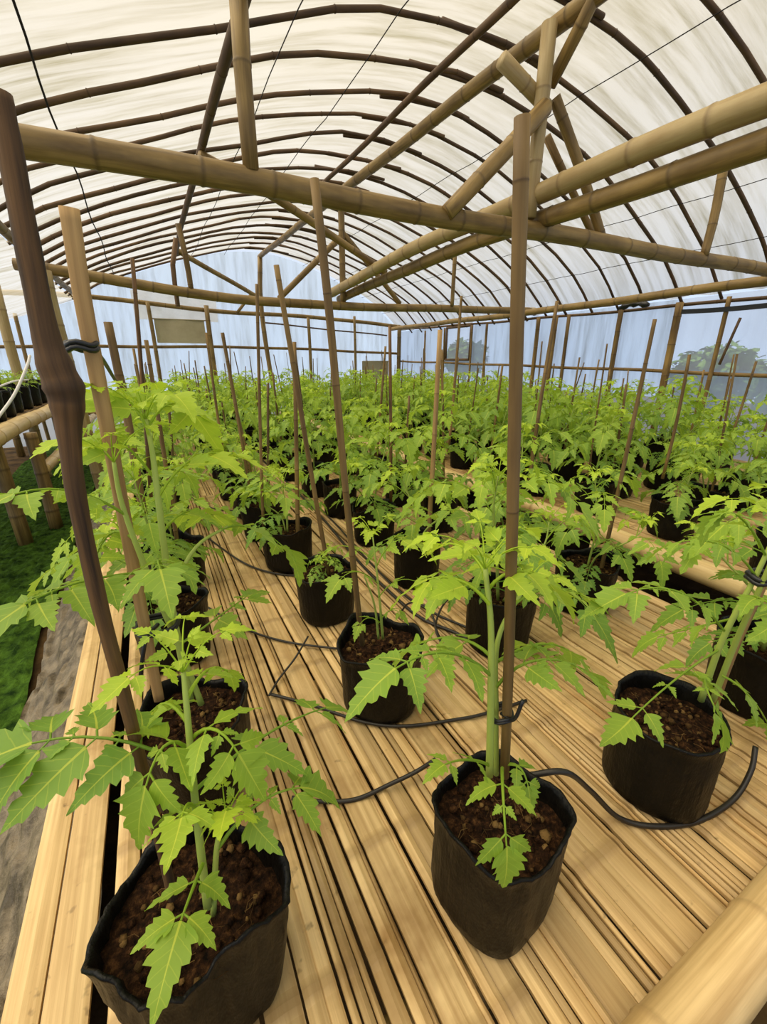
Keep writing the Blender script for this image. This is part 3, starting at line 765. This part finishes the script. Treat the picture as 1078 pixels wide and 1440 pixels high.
SOILH = .225 * .82
bags = [bag_mesh(40 + i, seg=40) for i in range(6)]
small = [generic(.30, 8, .20, 100 + i) for i in range(3)]
medium = [generic(.44, 12, .215, 200 + i) for i in range(4)]
tall = [generic(.58, 15, .225, 300 + i) for i in range(5)]


def potted(name, label, x, y, bag, plant, group=None, rz=0.0, prz=None, psc=1.0, bsc=1.0, own=None):
    o = thing(name, label, 'tomato plant', (x, y, DECK), group)
    b = link('grow_bag', bag[0], o, None, rz); s = link('soil', bag[1], o, None, rz)
    b.scale = s.scale = (bsc, bsc, 1)
    if plant:
        a = link('stem', plant[0], o, (0, 0, SOILH), prz or 0); c = link('foliage', plant[1], o, (0, 0, SOILH), prz or 0)
        a.scale = c.scale = (psc, psc, psc)
    if own:
        sm, fm = own; rel(sm, o).build('stem', M['stem'], o); rel(fm, o).build('foliage', M['leaf'], o)
    return o


# --- the near plants, each shaped after its own
def hero0():
    rg = random.Random(1); sm, fm = MB(), MB(); Y = .46
    P = [at(292, 1275, Y=.45), at(276, 1140, Y=.45), at(264, 1010, Y=.47), at(258, 945, Y=.5)]; stem(sm, P, .006, .003, .7)
    stem(sm, [at(300, 1285, Y=.46), at(305, 1190, Y=.44), at(318, 1150, Y=.44)], .0045, .003, .8)
    c = lambda a, b, d, L, n=3, t=.4, s=True: compound(fm, a, b, d, L, n, HI, t, rg, s, .003)
    c(at(272, 1085, Y=.46), at(170, 1015, Y=.5), at(45, 1045, Y=.52), .098, 3, .22)
    c(at(276, 1110, Y=.46), at(370, 1020, Y=.50), at(458, 995, Y=.56), .088, 2, .30)
    c(at(305, 1195, Y=.44), at(360, 1110, Y=.43), at(422, 1108, Y=.43), .072, 2, .35)
    c(at(285, 1215, Y=.44), at(272, 1245, Y=.41), at(254, 1295, Y=.375), .062, 2, .45, False)
    c(at(270, 1060, Y=.47), at(230, 1010, Y=.47), at(205, 1105, Y=.44), .07, 2, .55)
    c(at(268, 1040, Y=.47), at(300, 1000, Y=.44), at(335, 1060, Y=.41), .062, 2, .6)
    c(at(266, 1020, Y=.47), at(235, 970, Y=.52), at(215, 1000, Y=.6), .055, 2, .6)
    c(at(262, 985, Y=.48), at(290, 920, Y=.52), at(320, 945, Y=.58), .05, 2, .75)
    c(at(312, 1165, Y=.44), at(330, 1120, Y=.42), at(318, 1140, Y=.38), .045, 2, .9, False)
    c(at(280, 1150, Y=.45), at(265, 1110, Y=.42), at(255, 1150, Y=.38), .05, 2, .7, False)
    crown(fm, at(258, 945, Y=.5), None, .10, HI, rg, .85, 6)
    crown(fm, at(318, 1150, Y=.44), None, .06, HI, rg, 1, 4)
    return sm, fm


def hero1():
    rg = random.Random(2); sm, fm = MB(), MB()
    stem(sm, [at(688, 1090, Y=.37), at(690, 980, Y=.365), at(690, 880, Y=.37), at(682, 800, Y=.38)], .0065, .0035, .8)
    stem(sm, [at(697, 1088, Y=.38), at(697, 1000, Y=.38), at(700, 900, Y=.39), at(735, 830, Y=.41)], .0055, .003, .8)
    c = lambda a, b, d, L, n=3, t=.4, s=True: compound(fm, a, b, d, L, n, HI, t, rg, s, .003)
    c(at(690, 950, Y=.365), at(630, 890, Y=.37), at(556, 940, Y=.35), .066, 3, .35)
    c(at(692, 925, Y=.37), at(650, 880, Y=.42), at(590, 905, Y=.48), .075, 2, .45)
    c(at(698, 965, Y=.38), at(745, 900, Y=.34), at(822, 942, Y=.33), .076, 3, .40)
    c(at(700, 930, Y=.385), at(760, 890, Y=.42), at(800, 915, Y=.47), .075, 2, .5)
    c(at(706, 1080, Y=.35), at(705, 1100, Y=.29), at(712, 1190, Y=.262), .066, 2, .5, True)
    c(at(690, 1078, Y=.37), at(660, 1060, Y=.35), at(625, 1075, Y=.34), .035, 2, .5, False)
    c(at(712, 1075, Y=.36), at(735, 1070, Y=.34), at(742, 1105, Y=.32), .04, 2, .45, False)
    c(at(688, 850, Y=.37), at(650, 800, Y=.40), at(600, 815, Y=.44), .07, 3, .8)
    c(at(685, 830, Y=.38), at(720, 780, Y=.36), at(770, 820, Y=.34), .066, 3, .8)
    c(at(722, 850, Y=.40), at(770, 810, Y=.42), at(825, 840, Y=.46), .07, 3, .6)
    c(at(684, 810, Y=.38), at(660, 760, Y=.44), at(625, 765, Y=.5), .06, 2, .95)
    crown(fm, at(682, 800, Y=.38), None, .11, HI, rg, 1.0, 6)
    crown(fm, at(735, 830, Y=.41), None, .09, HI, rg, .9, 5)
    return sm, fm


def hero_right():
    rg = random.Random(3); sm, fm = MB(), MB()
    stem(sm, [at(985, 985, Y=.35), at(1015, 900, Y=.34), at(1062, 810, Y=.33), at(1095, 740, Y=.33)], .0075, .004, .85)
    stem(sm, [at(1002, 985, Y=.34), at(1035, 900, Y=.33), at(1080, 800, Y=.31), at(1120, 700, Y=.3)], .007, .004, .8)
    c = lambda a, b, d, L, n=3, t=.4, s=True: compound(fm, a, b, d, L, n, HI, t, rg, s, .003)
    c(at(1008, 915, Y=.34), at(955, 945, Y=.33), at(888, 1010, Y=.30), .07, 2, .45)
    c(at(1020, 890, Y=.34), at(960, 800, Y=.36), at(880, 835, Y=.40), .085, 3, .4)
    c(at(1000, 955, Y=.34), at(975, 940, Y=.28), at(1010, 1005, Y=.24), .075, 2, .4)
    c(at(1015, 950, Y=.33), at(1060, 970, Y=.27), at(1085, 1030, Y=.24), .075, 2, .45)
    c(at(1030, 870, Y=.34), at(985, 880, Y=.4), at(925, 895, Y=.46), .07, 3, .45)
    c(at(1062, 810, Y=.33), at(1020, 740, Y=.36), at(945, 765, Y=.44), .062, 3, .45)
    c(at(1075, 780, Y=.33), at(1040, 700, Y=.3), at(1012, 725, Y=.33), .058, 3, .5)
    c(at(1045, 840, Y=.33), at(1080, 830, Y=.28), at(1100, 880, Y=.24), .08, 2, .45)
    crown(fm, at(1095, 740, Y=.33), None, .14, HI, rg, .9, 6)
    return sm, fm


def hero_tall():
    rg = random.Random(4); sm, fm = MB(), MB()
    stem(sm, [at(268, 985, Y=.9), at(243, 860, Y=.9), at(225, 720, Y=.9), at(215, 640, Y=.92), at(205, 590, Y=.95)], .0085, .004, .9)
    stem(sm, [at(283, 990, Y=.9), at(250, 905, Y=.9), at(205, 800, Y=.88), at(172, 710, Y=.88), at(160, 650, Y=.88)], .0075, .0035, .85)
    stem(sm, [at(236, 840, Y=.9), at(275, 770, Y=.93), at(320, 740, Y=.97)], .005, .003, .9)
    c = lambda a, b, d, L, n=3, t=.4, s=True: compound(fm, a, b, d, L, n, HI, t, rg, s, .003)
    c(at(310, 745, Y=.96), at(350, 725, Y=1.0), at(400, 770, Y=1.03), .125, 2, .45)
    c(at(255, 905, Y=.9), at(330, 850, Y=.92), at(345, 840, Y=.95), .085, 2, .4)
    c(at(205, 805, Y=.88), at(105, 810, Y=.8), at(35, 850, Y=.75), .11, 3, .35)
    c(at(178, 725, Y=.88), at(100, 670, Y=.85), at(20, 695, Y=.8), .10, 2, .5)
    c(at(215, 670, Y=.92), at(160, 590, Y=.95), at(120, 630, Y=1.0), .10, 3, .75)
    c(at(222, 700, Y=.9), at(265, 620, Y=.92), at(330, 640, Y=.95), .11, 3, .85)
    c(at(228, 750, Y=.9), at(260, 700, Y=.95), at(300, 725, Y=1.05), .10, 3, .7)
    c(at(190, 760, Y=.88), at(150, 720, Y=.95), at(130, 800, Y=1.0), .10, 3, .45)
    c(at(235, 810, Y=.9), at(215, 770, Y=.8), at(225, 800, Y=.72), .085, 2, .4)
    c(at(212, 620, Y=.93), at(190, 545, Y=.95), at(150, 550, Y=1.0), .09, 3, .95)
    c(at(208, 600, Y=.95), at(240, 540, Y=.98), at(275, 585, Y=1.02), .10, 3, 1.0)
    crown(fm, at(205, 590, Y=.95), None, .15, HI, rg, 1.0, 7)
    crown(fm, at(160, 650, Y=.88), None, .13, HI, rg, .9, 6)
    return sm, fm


def hero_small():
    rg = random.Random(5); sm, fm = MB(), MB()
    stem(sm, [at(538, 898, Y=.95), at(534, 850, Y=.94), at(528, 790, Y=.95), at(524, 755, Y=.97)], .0045, .002, .8)
    stem(sm, [at(532, 898, Y=.94), at(526, 850, Y=.93), at(512, 810, Y=.92)], .004, .002, .7)
    c = lambda a, b, d, L, n=2, t=.5: compound(fm, a, b, d, L, n, HI, t, rg, False, .002)
    c(at(532, 840, Y=.94), at(560, 800, Y=.9), at(592, 822, Y=.86), .055)
    c(at(530, 820, Y=.94), at(500, 790, Y=.9), at(478, 815, Y=.86), .06)
    c(at(528, 800, Y=.95), at(550, 740, Y=.92), at(590, 765, Y=.9), .065, 3, .7)
    c(at(527, 790, Y=.95), at(495, 760, Y=1.0), at(465, 770, Y=1.05), .06, 2, .6)
    c(at(534, 875, Y=.94), at(515, 860, Y=.88), at(505, 880, Y=.85), .035)
    c(at(536, 870, Y=.94), at(550, 850, Y=.9), at(562, 862, Y=.88), .035)
    crown(fm, at(524, 755, Y=.97), None, .10, HI, rg, .9, 5)
    return sm, fm


hb = [bag_mesh(11, .108, .120, .225, 2.3, 1.9, 96, .03), bag_mesh(12, .098, .104, .235, 3.2, 1.0, 80), bag_mesh(13, .112, .114, .225, 2.4, .7, 80), bag_mesh(14, .108, .12, .225, 2.6, 1.0, 72), bag_mesh(15, .108, .118, .225, 2.8, 1.0, 72)]
potted('potted_tomato_plant', 'large potted tomato plant at the bottom left, in a crumpled black bag', -.07, .50, hb[0], None, own=hero0(), rz=.3)
potted('potted_tomato_plant', 'potted tomato plant in a boxy black bag, frontmost of the second row', .44, .375, hb[1], None, own=hero1(), rz=.2)
potted('potted_tomato_plant', 'leaning thick-stemmed tomato plant in a smooth round black bag, frontmost of the third row', .965, .365, hb[2], None, own=hero_right(), rz=.5)
potted('potted_tomato_plant', 'tall two-stemmed tomato plant behind the frontmost one of the left-edge row', -.035, .9, hb[3], None, own=hero_tall(), rz=1.0)
potted('potted_tomato_plant', 'small thin tomato plant, second from the front in the second row', .487, .93, hb[4], None, own=hero_small(), rz=.8)

rows = [
    ('A1', -.05, 'left-edge row of the near bench', [1.45, 2.0], 1.0),
    ('A2', .48, 'second row of the near bench', [1.44, 1.98, 2.42, 2.86, 3.3], .6),
    ('A3', 1.01, 'third row of the near bench', [.98, 1.51, 2.05], .9),
    ('A4', 1.5, 'aisle-side row of the near bench', [.40, .98, 1.5, 2.03], .9),
    ('B1', 2.63, 'row along the cream edge pole', [.72, 1.27, 1.8], 1.0),
    ('B2', 3.13, 'second row of the far bench', [.75, 1.35, 1.95], 1.0),
    ('B3', 3.63, 'third row of the far bench', [.8, 1.35, 1.9], 1.0),
    ('B4', 4.13, 'fourth row of the far bench', [.9, 1.4, 1.95], 1.0),
    ('B5', 4.63, 'fifth row of the far bench', [1.0, 1.5, 2.0], 1.0),
    ('B6', 5.13, 'row next to the right plastic wall', [1.2, 1.7, 2.2], 1.0)]
front = {'A1': 2, 'A2': 2, 'A3': 1}     # pots of the row that are already placed
size_of = {('A1', 0): 'tall', ('A1', 1): 'medium', ('A2', 0): 'none', ('A2', 1): 'small', ('A2', 2): 'small', ('A2', 3): 'small', ('A2', 4): 'small',
           ('A3', 0): 'medium', ('A3', 1): 'small', ('A4', 0): 'medium', ('A4', 1): 'medium', ('B1', 1): 'small', ('B1', 2): 'medium', ('A2', 5): 'medium'}
stake_meshes = []
for i in range(8):
    mb = MB(); L = rnd.uniform(.72, 1.02); r = rnd.uniform(.007, .0115)
    bamboo(mb, [(0, 0, 0), (rnd.uniform(-.01, .01), rnd.uniform(-.01, .01), L * .5), (0, 0, L)], r * 1.1, r * .85, gap=.2, seg=8, tint=rnd.uniform(.55, 1.25), wob=.003, bulge=1.15, flat=rnd.uniform(.6, 1))
    stake_meshes.append(mb.mesh('bamboo_stake', M['stake']))
custom_stake = {('A2', 0), ('A3', 1), ('A3', 2), ('A4', 2), ('B1', 1), ('A1', 0)}
for key, X, desc, ys_, sc in rows:
    y = list(ys_)
    while y[-1] < 9.0: y.append(y[-1] + rnd.uniform(.47, .55))
    for i, yy in enumerate(y):
        n = i + 1 + front.get(key, 0)
        x = X + rnd.uniform(-.035, .035); yy += rnd.uniform(-.02, .02)
        kind = size_of.get((key, i)) or (rnd.choice(['medium', 'tall', 'tall']) if yy > 2.6 else rnd.choice(['medium', 'medium', 'tall']))
        var = {'small': small, 'medium': medium, 'tall': tall, 'none': None}[kind]
        if kind == 'none':
            lb = f'black bag with almost no plant, {ORD[n]} from front, {desc}'
        else:
            word = {'small': 'small', 'medium': 'bushy', 'tall': 'tall'}[kind]
            lb = f'{word} potted tomato plant, {ORD[n]} from front, {desc}'
        sz = rnd.uniform(.85, 1.12)
        potted('potted_tomato_plant', lb, x, yy, rnd.choice(bags), rnd.choice(var) if var else rnd.choice(small), 'tomato plants in the ' + desc, rnd.random() * 6.28, rnd.random() * 6.28,
               .35 if kind == 'none' else sz, rnd.uniform(.95, 1.06))
        if (key, i) in custom_stake or rnd.random() < .12: continue
        a = rnd.random() * 6.28
        st = link('bamboo_stake', rnd.choice(stake_meshes), None, (x + .05 * math.cos(a), yy + .05 * math.sin(a), DECK + .012), rnd.random() * 6.28)
        st.rotation_euler = (rnd.gauss(0, .05), rnd.gauss(0, .06), rnd.random() * 6.28)
        st.scale = (1, 1, rnd.uniform(.9, 1.2))
        tag(st, f'thin bamboo stake in pot {ORD[n]} from front, {desc}', 'plant stake', 'stakes in the ' + desc)

# --- the near stakes
def stake(label, pts, r0, r1, mat, **kw): return pole('bamboo_stake', label, 'plant stake', pts, r0 * .68, r1 * .68, mat, gap=kw.pop('gap', .22), **kw)
mb = MB()
P = [at(243, 1262, Y=.5), at(222, 1170, Y=.5), at(180, 1000, Y=.5), at(140, 850, Y=.5), at(108, 700, Y=.5), at(98, 620, Y=.5), at(95, 575, Y=.5), at(90, 545, Y=.5), at(76, 510, Y=.5), at(62, 460, Y=.5), at(38, 340, Y=.5), at(12, 200, Y=.5), at(-2, 130, Y=.5)]
R = [.011, .0115, .0122, .013, .0138, .0155, .022, .0268, .0225, .0165, .0150, .0142, .0136]
P2 = smooth_path(P, 5); R2 = list(np.interp(np.linspace(0, len(R) - 1, len(P2)), range(len(R)), R))
R2 = [.62 * r * (1 + .03 * math.sin(i * 1.3)) for i, r in enumerate(R2)]
tube(mb, P2, R2, 16, 1.0, [.9 if 6.3 < q < 7.3 else 0 for q in np.linspace(0, len(R) - 1, len(P2))])
tag(recentre(mb.build('wooden_stake', M['darkstake'])), 'thick dark gnarled stake with a swollen knot in the bottom left pot', 'plant stake')
mb = MB(); P = smooth_path([at(224, 985, Y=.9), at(205, 890, Y=.9), at(160, 650, Y=.9), at(118, 430, Y=.9), at(97, 292, Y=.9)], 8)
tube(mb, P, [.0105 + .0032 * i / (len(P) - 1) for i in range(len(P))], 12, 1.0, None, True, .45)
tag(recentre(mb.build('split_stake', M['palestake'])), 'wide pale split-bamboo stake beside the gnarled one, in the tall plant pot', 'plant stake')
stake('tall straight brown stake in the boxy pot, reaching the nearest tie beam', [at(705, 1092, Y=.365), at(709, 960, Y=.365), at(718, 600, Y=.365), at(725, 380, Y=.365), at(731, 165, Y=.365)], .0115, .0108, 'stake', tint=.95, gap=.3)
stake('tall leaning stake in the second pot of the second row', [at(512, 905, Y=.93), at(487, 680, Y=.93), at(462, 440, Y=.93), at(439, 252, Y=.93)], .0115, .0135, 'stake', tint=.9)
stake('tall leaning stake in the nearly bare third pot of the second row', [at(464, 825, Y=1.45), at(440, 680, Y=1.45), at(415, 520, Y=1.45), at(391, 376, Y=1.45)], .0125, .0125, 'stake', tint=.95)
stake('thin upright stake behind the nearly bare pot in the second row', [at(372, 745, Y=2.0), at(367, 600, Y=2.0), at(360, 398, Y=2.0)], .011, .0105, 'stake', tint=.95)
stake('leaning brown stake further back in the second row', [at(352, 700, Y=2.4), at(335, 600, Y=2.4), at(312, 466, Y=2.4)], .014, .013, 'stake', tint=.9)
stake('thick greenish stake in the third row of the near bench', [at(600, 775, Y=1.55), at(604, 700, Y=1.55), at(612, 560, Y=1.55), at(618, 462, Y=1.55)], .0165, .0145, 'palestake', tint=.75)
stake('dark upright stake in the third row, left of the greenish one', [at(548, 705, Y=2.05), at(548, 580, Y=2.05), at(548, 458, Y=2.05)], .013, .012, 'darkstake', tint=1.5)
stake('long stake slanting at the aisle side of the near bench', [at(742, 690, Y=1.5), at(760, 570, Y=1.5), at(785, 422, Y=1.5)], .014, .012, 'stake', tint=.95)
stake('slender leaning stake behind the greenish one in the third row', [at(630, 640, Y=2.6), at(638, 540, Y=2.6), at(648, 415, Y=2.6)], .015, .014, 'stake', tint=1.05)
stake('leaning stake at the front of the far bench edge row', [at(930, 672, Y=1.3), at(950, 590, Y=1.3), at(968, 498, Y=1.3)], .0125, .0115, 'stake', tint=.85)
stake('short split stake in the round bag at the right', [at(1008, 1000, Y=.38), at(1030, 930, Y=.37), at(1066, 845, Y=.36), at(1110, 745, Y=.35)], .0145, .0145, 'palestake', tint=.85, flat=.6)
stake('dark thin stake in the left-edge row behind the tall plant', [at(212, 700, Y=1.5), at(198, 540, Y=1.5), at(183, 366, Y=1.5)], .0085, .008, 'darkstake', tint=1.1)
stake('thick brown leaning stake in the left-edge row', [at(205, 730, Y=1.75), at(180, 590, Y=1.75), at(150, 452, Y=1.75)], .021, .019, 'stake', tint=.95)
stake('leaning stake at the far right among the plants', [at(1003, 680, Y=1.6), at(1035, 590, Y=1.6), at(1062, 508, Y=1.6)], .014, .012, 'stake', tint=.8)

# --- ties
def tie(label, c, r, tail=None, wd=.009):
    mb = MB(); c = Vector(c); n = 18
    for off in (-wd * .4, wd * .4):
        pts = [c + Vector((math.cos(i * 2 * math.pi / n) * r, math.sin(i * 2 * math.pi / n) * r, off + .003 * math.sin(i * 1.1))) for i in range(n + 1)]
        tube(mb, pts, wd * .45, 6, 1, None, False)
    if tail: tube(mb, smooth_path([c] + [Vector(t) for t in tail], 6), wd * .5, 6, 1)
    return tag(recentre(mb.build('plastic_tie', M['tie'])), label, 'plant tie')
tie('black plastic band around the pale split stake, its tail running to the next stake', at(115, 487, Y=.9), .022, [at(140, 500, Y=1.1), at(162, 535, Y=1.7)], .010)
tie('black plastic tie knotted round plant and straight stake above the boxy pot', at(704, 1003, Y=.37), .018, [at(722, 1012, Y=.345), at(735, 985, Y=.34)], .006)
tie('black plastic tie round the stems of the tall left plant', at(222, 878, Y=.9), .04, [at(205, 900, Y=.86), at(196, 965, Y=.86)], .009)
tie('black plastic band round the thick stems above the round bag', at(1068, 812, Y=.325), .022, None, .012)

# --- hoses
def hose(label, px, r=.0042):
    pts = [at(x, y, z=DECK + .006 + dz) for x, y, dz in px]
    mb = MB(); tube(mb, smooth_path(pts, 8), r, 8)
    return tag(recentre(mb.build('drip_hose', M['hose'])), label, 'drip hose')
hose('thin black drip hose crossing the deck from the left row to the small plant', [(225, 830, 0), (275, 845, 0), (340, 882, 0), (400, 902, 0), (480, 913, 0)])
hose('short upright stub of black hose beside the dark gap in the deck', [(378, 978, 0), (392, 955, .005), (415, 925, .03), (433, 895, .05)], .0035)
hose('black drip hose curving in front of the small plant bag', [(380, 976, 0), (440, 992, 0), (510, 1015, 0), (570, 1021, 0), (640, 1012, 0), (680, 1004, 0), (740, 985, 0)], .0048)
hose('black drip hose between the bottom left bag and the boxy bag', [(410, 1122, .02), (450, 1127, 0), (500, 1124, 0), (550, 1102, .01), (585, 1085, .03), (612, 1068, .07)], .0052)
hose('black drip hose looping from the boxy bag round the front of the round bag', [(745, 1090, .19), (795, 1086, .2), (830, 1112, .1), (870, 1150, .01), (920, 1162, 0), (980, 1155, 0), (1030, 1125, .01), (1055, 1085, .06), (1062, 1050, .1)], .0062)
hose('long black main hose running along the deck between second and third rows', [(690, 915, 0), (640, 890, 0), (590, 868, 0), (545, 830, 0), (500, 785, 0), (450, 725, 0), (400, 675, 0), (350, 630, 0)], .007)
hose('thinner black hose beside the long main hose', [(700, 905, 0), (655, 882, 0), (610, 862, 0), (560, 830, 0), (510, 780, 0), (470, 735, 0), (425, 690, 0)], .005)
hose('arched black hose standing up behind the small plant', [(560, 868, 0), (572, 850, .06), (590, 848, .09), (606, 862, .08), (615, 890, .03), (622, 902, 0)], .004)
hose('curled black hose beside the third row bag', [(620, 905, 0), (612, 880, .03), (625, 848, .06), (650, 832, .07), (672, 830, .05)], .004)
hose('black drip hose crossing the deck behind the left row', [(290, 755, 0), (340, 790, 0), (385, 806, 0), (440, 811, 0)], .0048)
hose('black drip hose on the deck further back', [(235, 665, 0), (265, 695, 0), (300, 715, 0), (345, 718, 0)], .005)
# white cord and hanging wire on the left
mb = MB(); tube(mb, smooth_path([at(-5, 590, Y=2.3), at(20, 555, Y=2.4), at(38, 515, Y=2.5), at(42, 500, Y=2.55)], 6), .006, 6)
tube(mb, smooth_path([at(-5, 545, Y=2.4), at(20, 536, Y=2.45), at(40, 534, Y=2.5)], 6), .004, 6)
tag(recentre(mb.build('hanging_rope', M['wire'])), 'thin white rope hanging beside the gnarled stake above the seedling table', 'rope')

# --- seedling bags on the left table
seed_leaf = generic(.16, 6, .12, 77, LO, False)
k = 0
for y in np.arange(4.3, 9.3, .42):
    for x in (-1.35, -1.68, -1.98):
        k += 1
        o = thing('seedling_bag', 'black bag with leafy seedling, %s from front in %s row, left table' % (ORD[(k - 1) // 3 + 1], {-1.35: 'aisle-side', -1.68: 'middle', -1.98: 'rear'}[x]), 'seedling', (x + rnd.uniform(-.02, .02), y, TZ + .036), 'seedling bags on the left table')
        b = bags[k % 6]; sc = rnd.uniform(.85, 1.0)
        for nm, me in (('grow_bag', b[0]), ('soil', b[1])): link(nm, me, o).scale = (sc, sc, 1.15)
        for nm, me in (('stem', seed_leaf[0]), ('foliage', seed_leaf[1])): link(nm, me, o, (0, 0, SOILH * 1.15), rnd.random() * 6)

# --- trees outside the right wall
def tree(label, x, y, h, r, seed):
    rg = random.Random(seed); t = thing('tree', label, 'tree', (x, y, -.02))
    mb = MB(); tube(mb, smooth_path([(0, 0, 0), (.1, .05, h * .35), (0, .1, h * .7)], 5), [.12 - .007 * i for i in range(11)], 9); mb.build('trunk', M['arch'], t)
    mb = MB()
    for _ in range(1500):
        a, b, q = rg.random() * 6.28, math.acos(rg.uniform(-1, 1)), r * rg.random() ** .4
        c = Vector((q * math.sin(b) * math.cos(a), q * math.sin(b) * math.sin(a), h * .72 + q * .75 * math.cos(b)))
        d = Vector((rg.gauss(0, 1), rg.gauss(0, 1), rg.gauss(-.3, .7))); leaflet(mb, c, d, Vector((rg.gauss(0, .4), rg.gauss(0, .4), 1)), rg.uniform(.15, .3), LO[::3] + [LO[-1]], 1, rg, 1.2)
    mb.build('crown', M['outleaf'], t)
tree('dark leafy tree outside the clear panel of the right wall', 11.5, 5.4, 1.7, .9, 5)
tree('leafy tree outside the small window of the right wall', 9.0, 11.4, 2.3, .6, 6)
tree('bushy tree outside the right wall near the frame edge', 10.5, 3.4, 1.6, .8, 8)
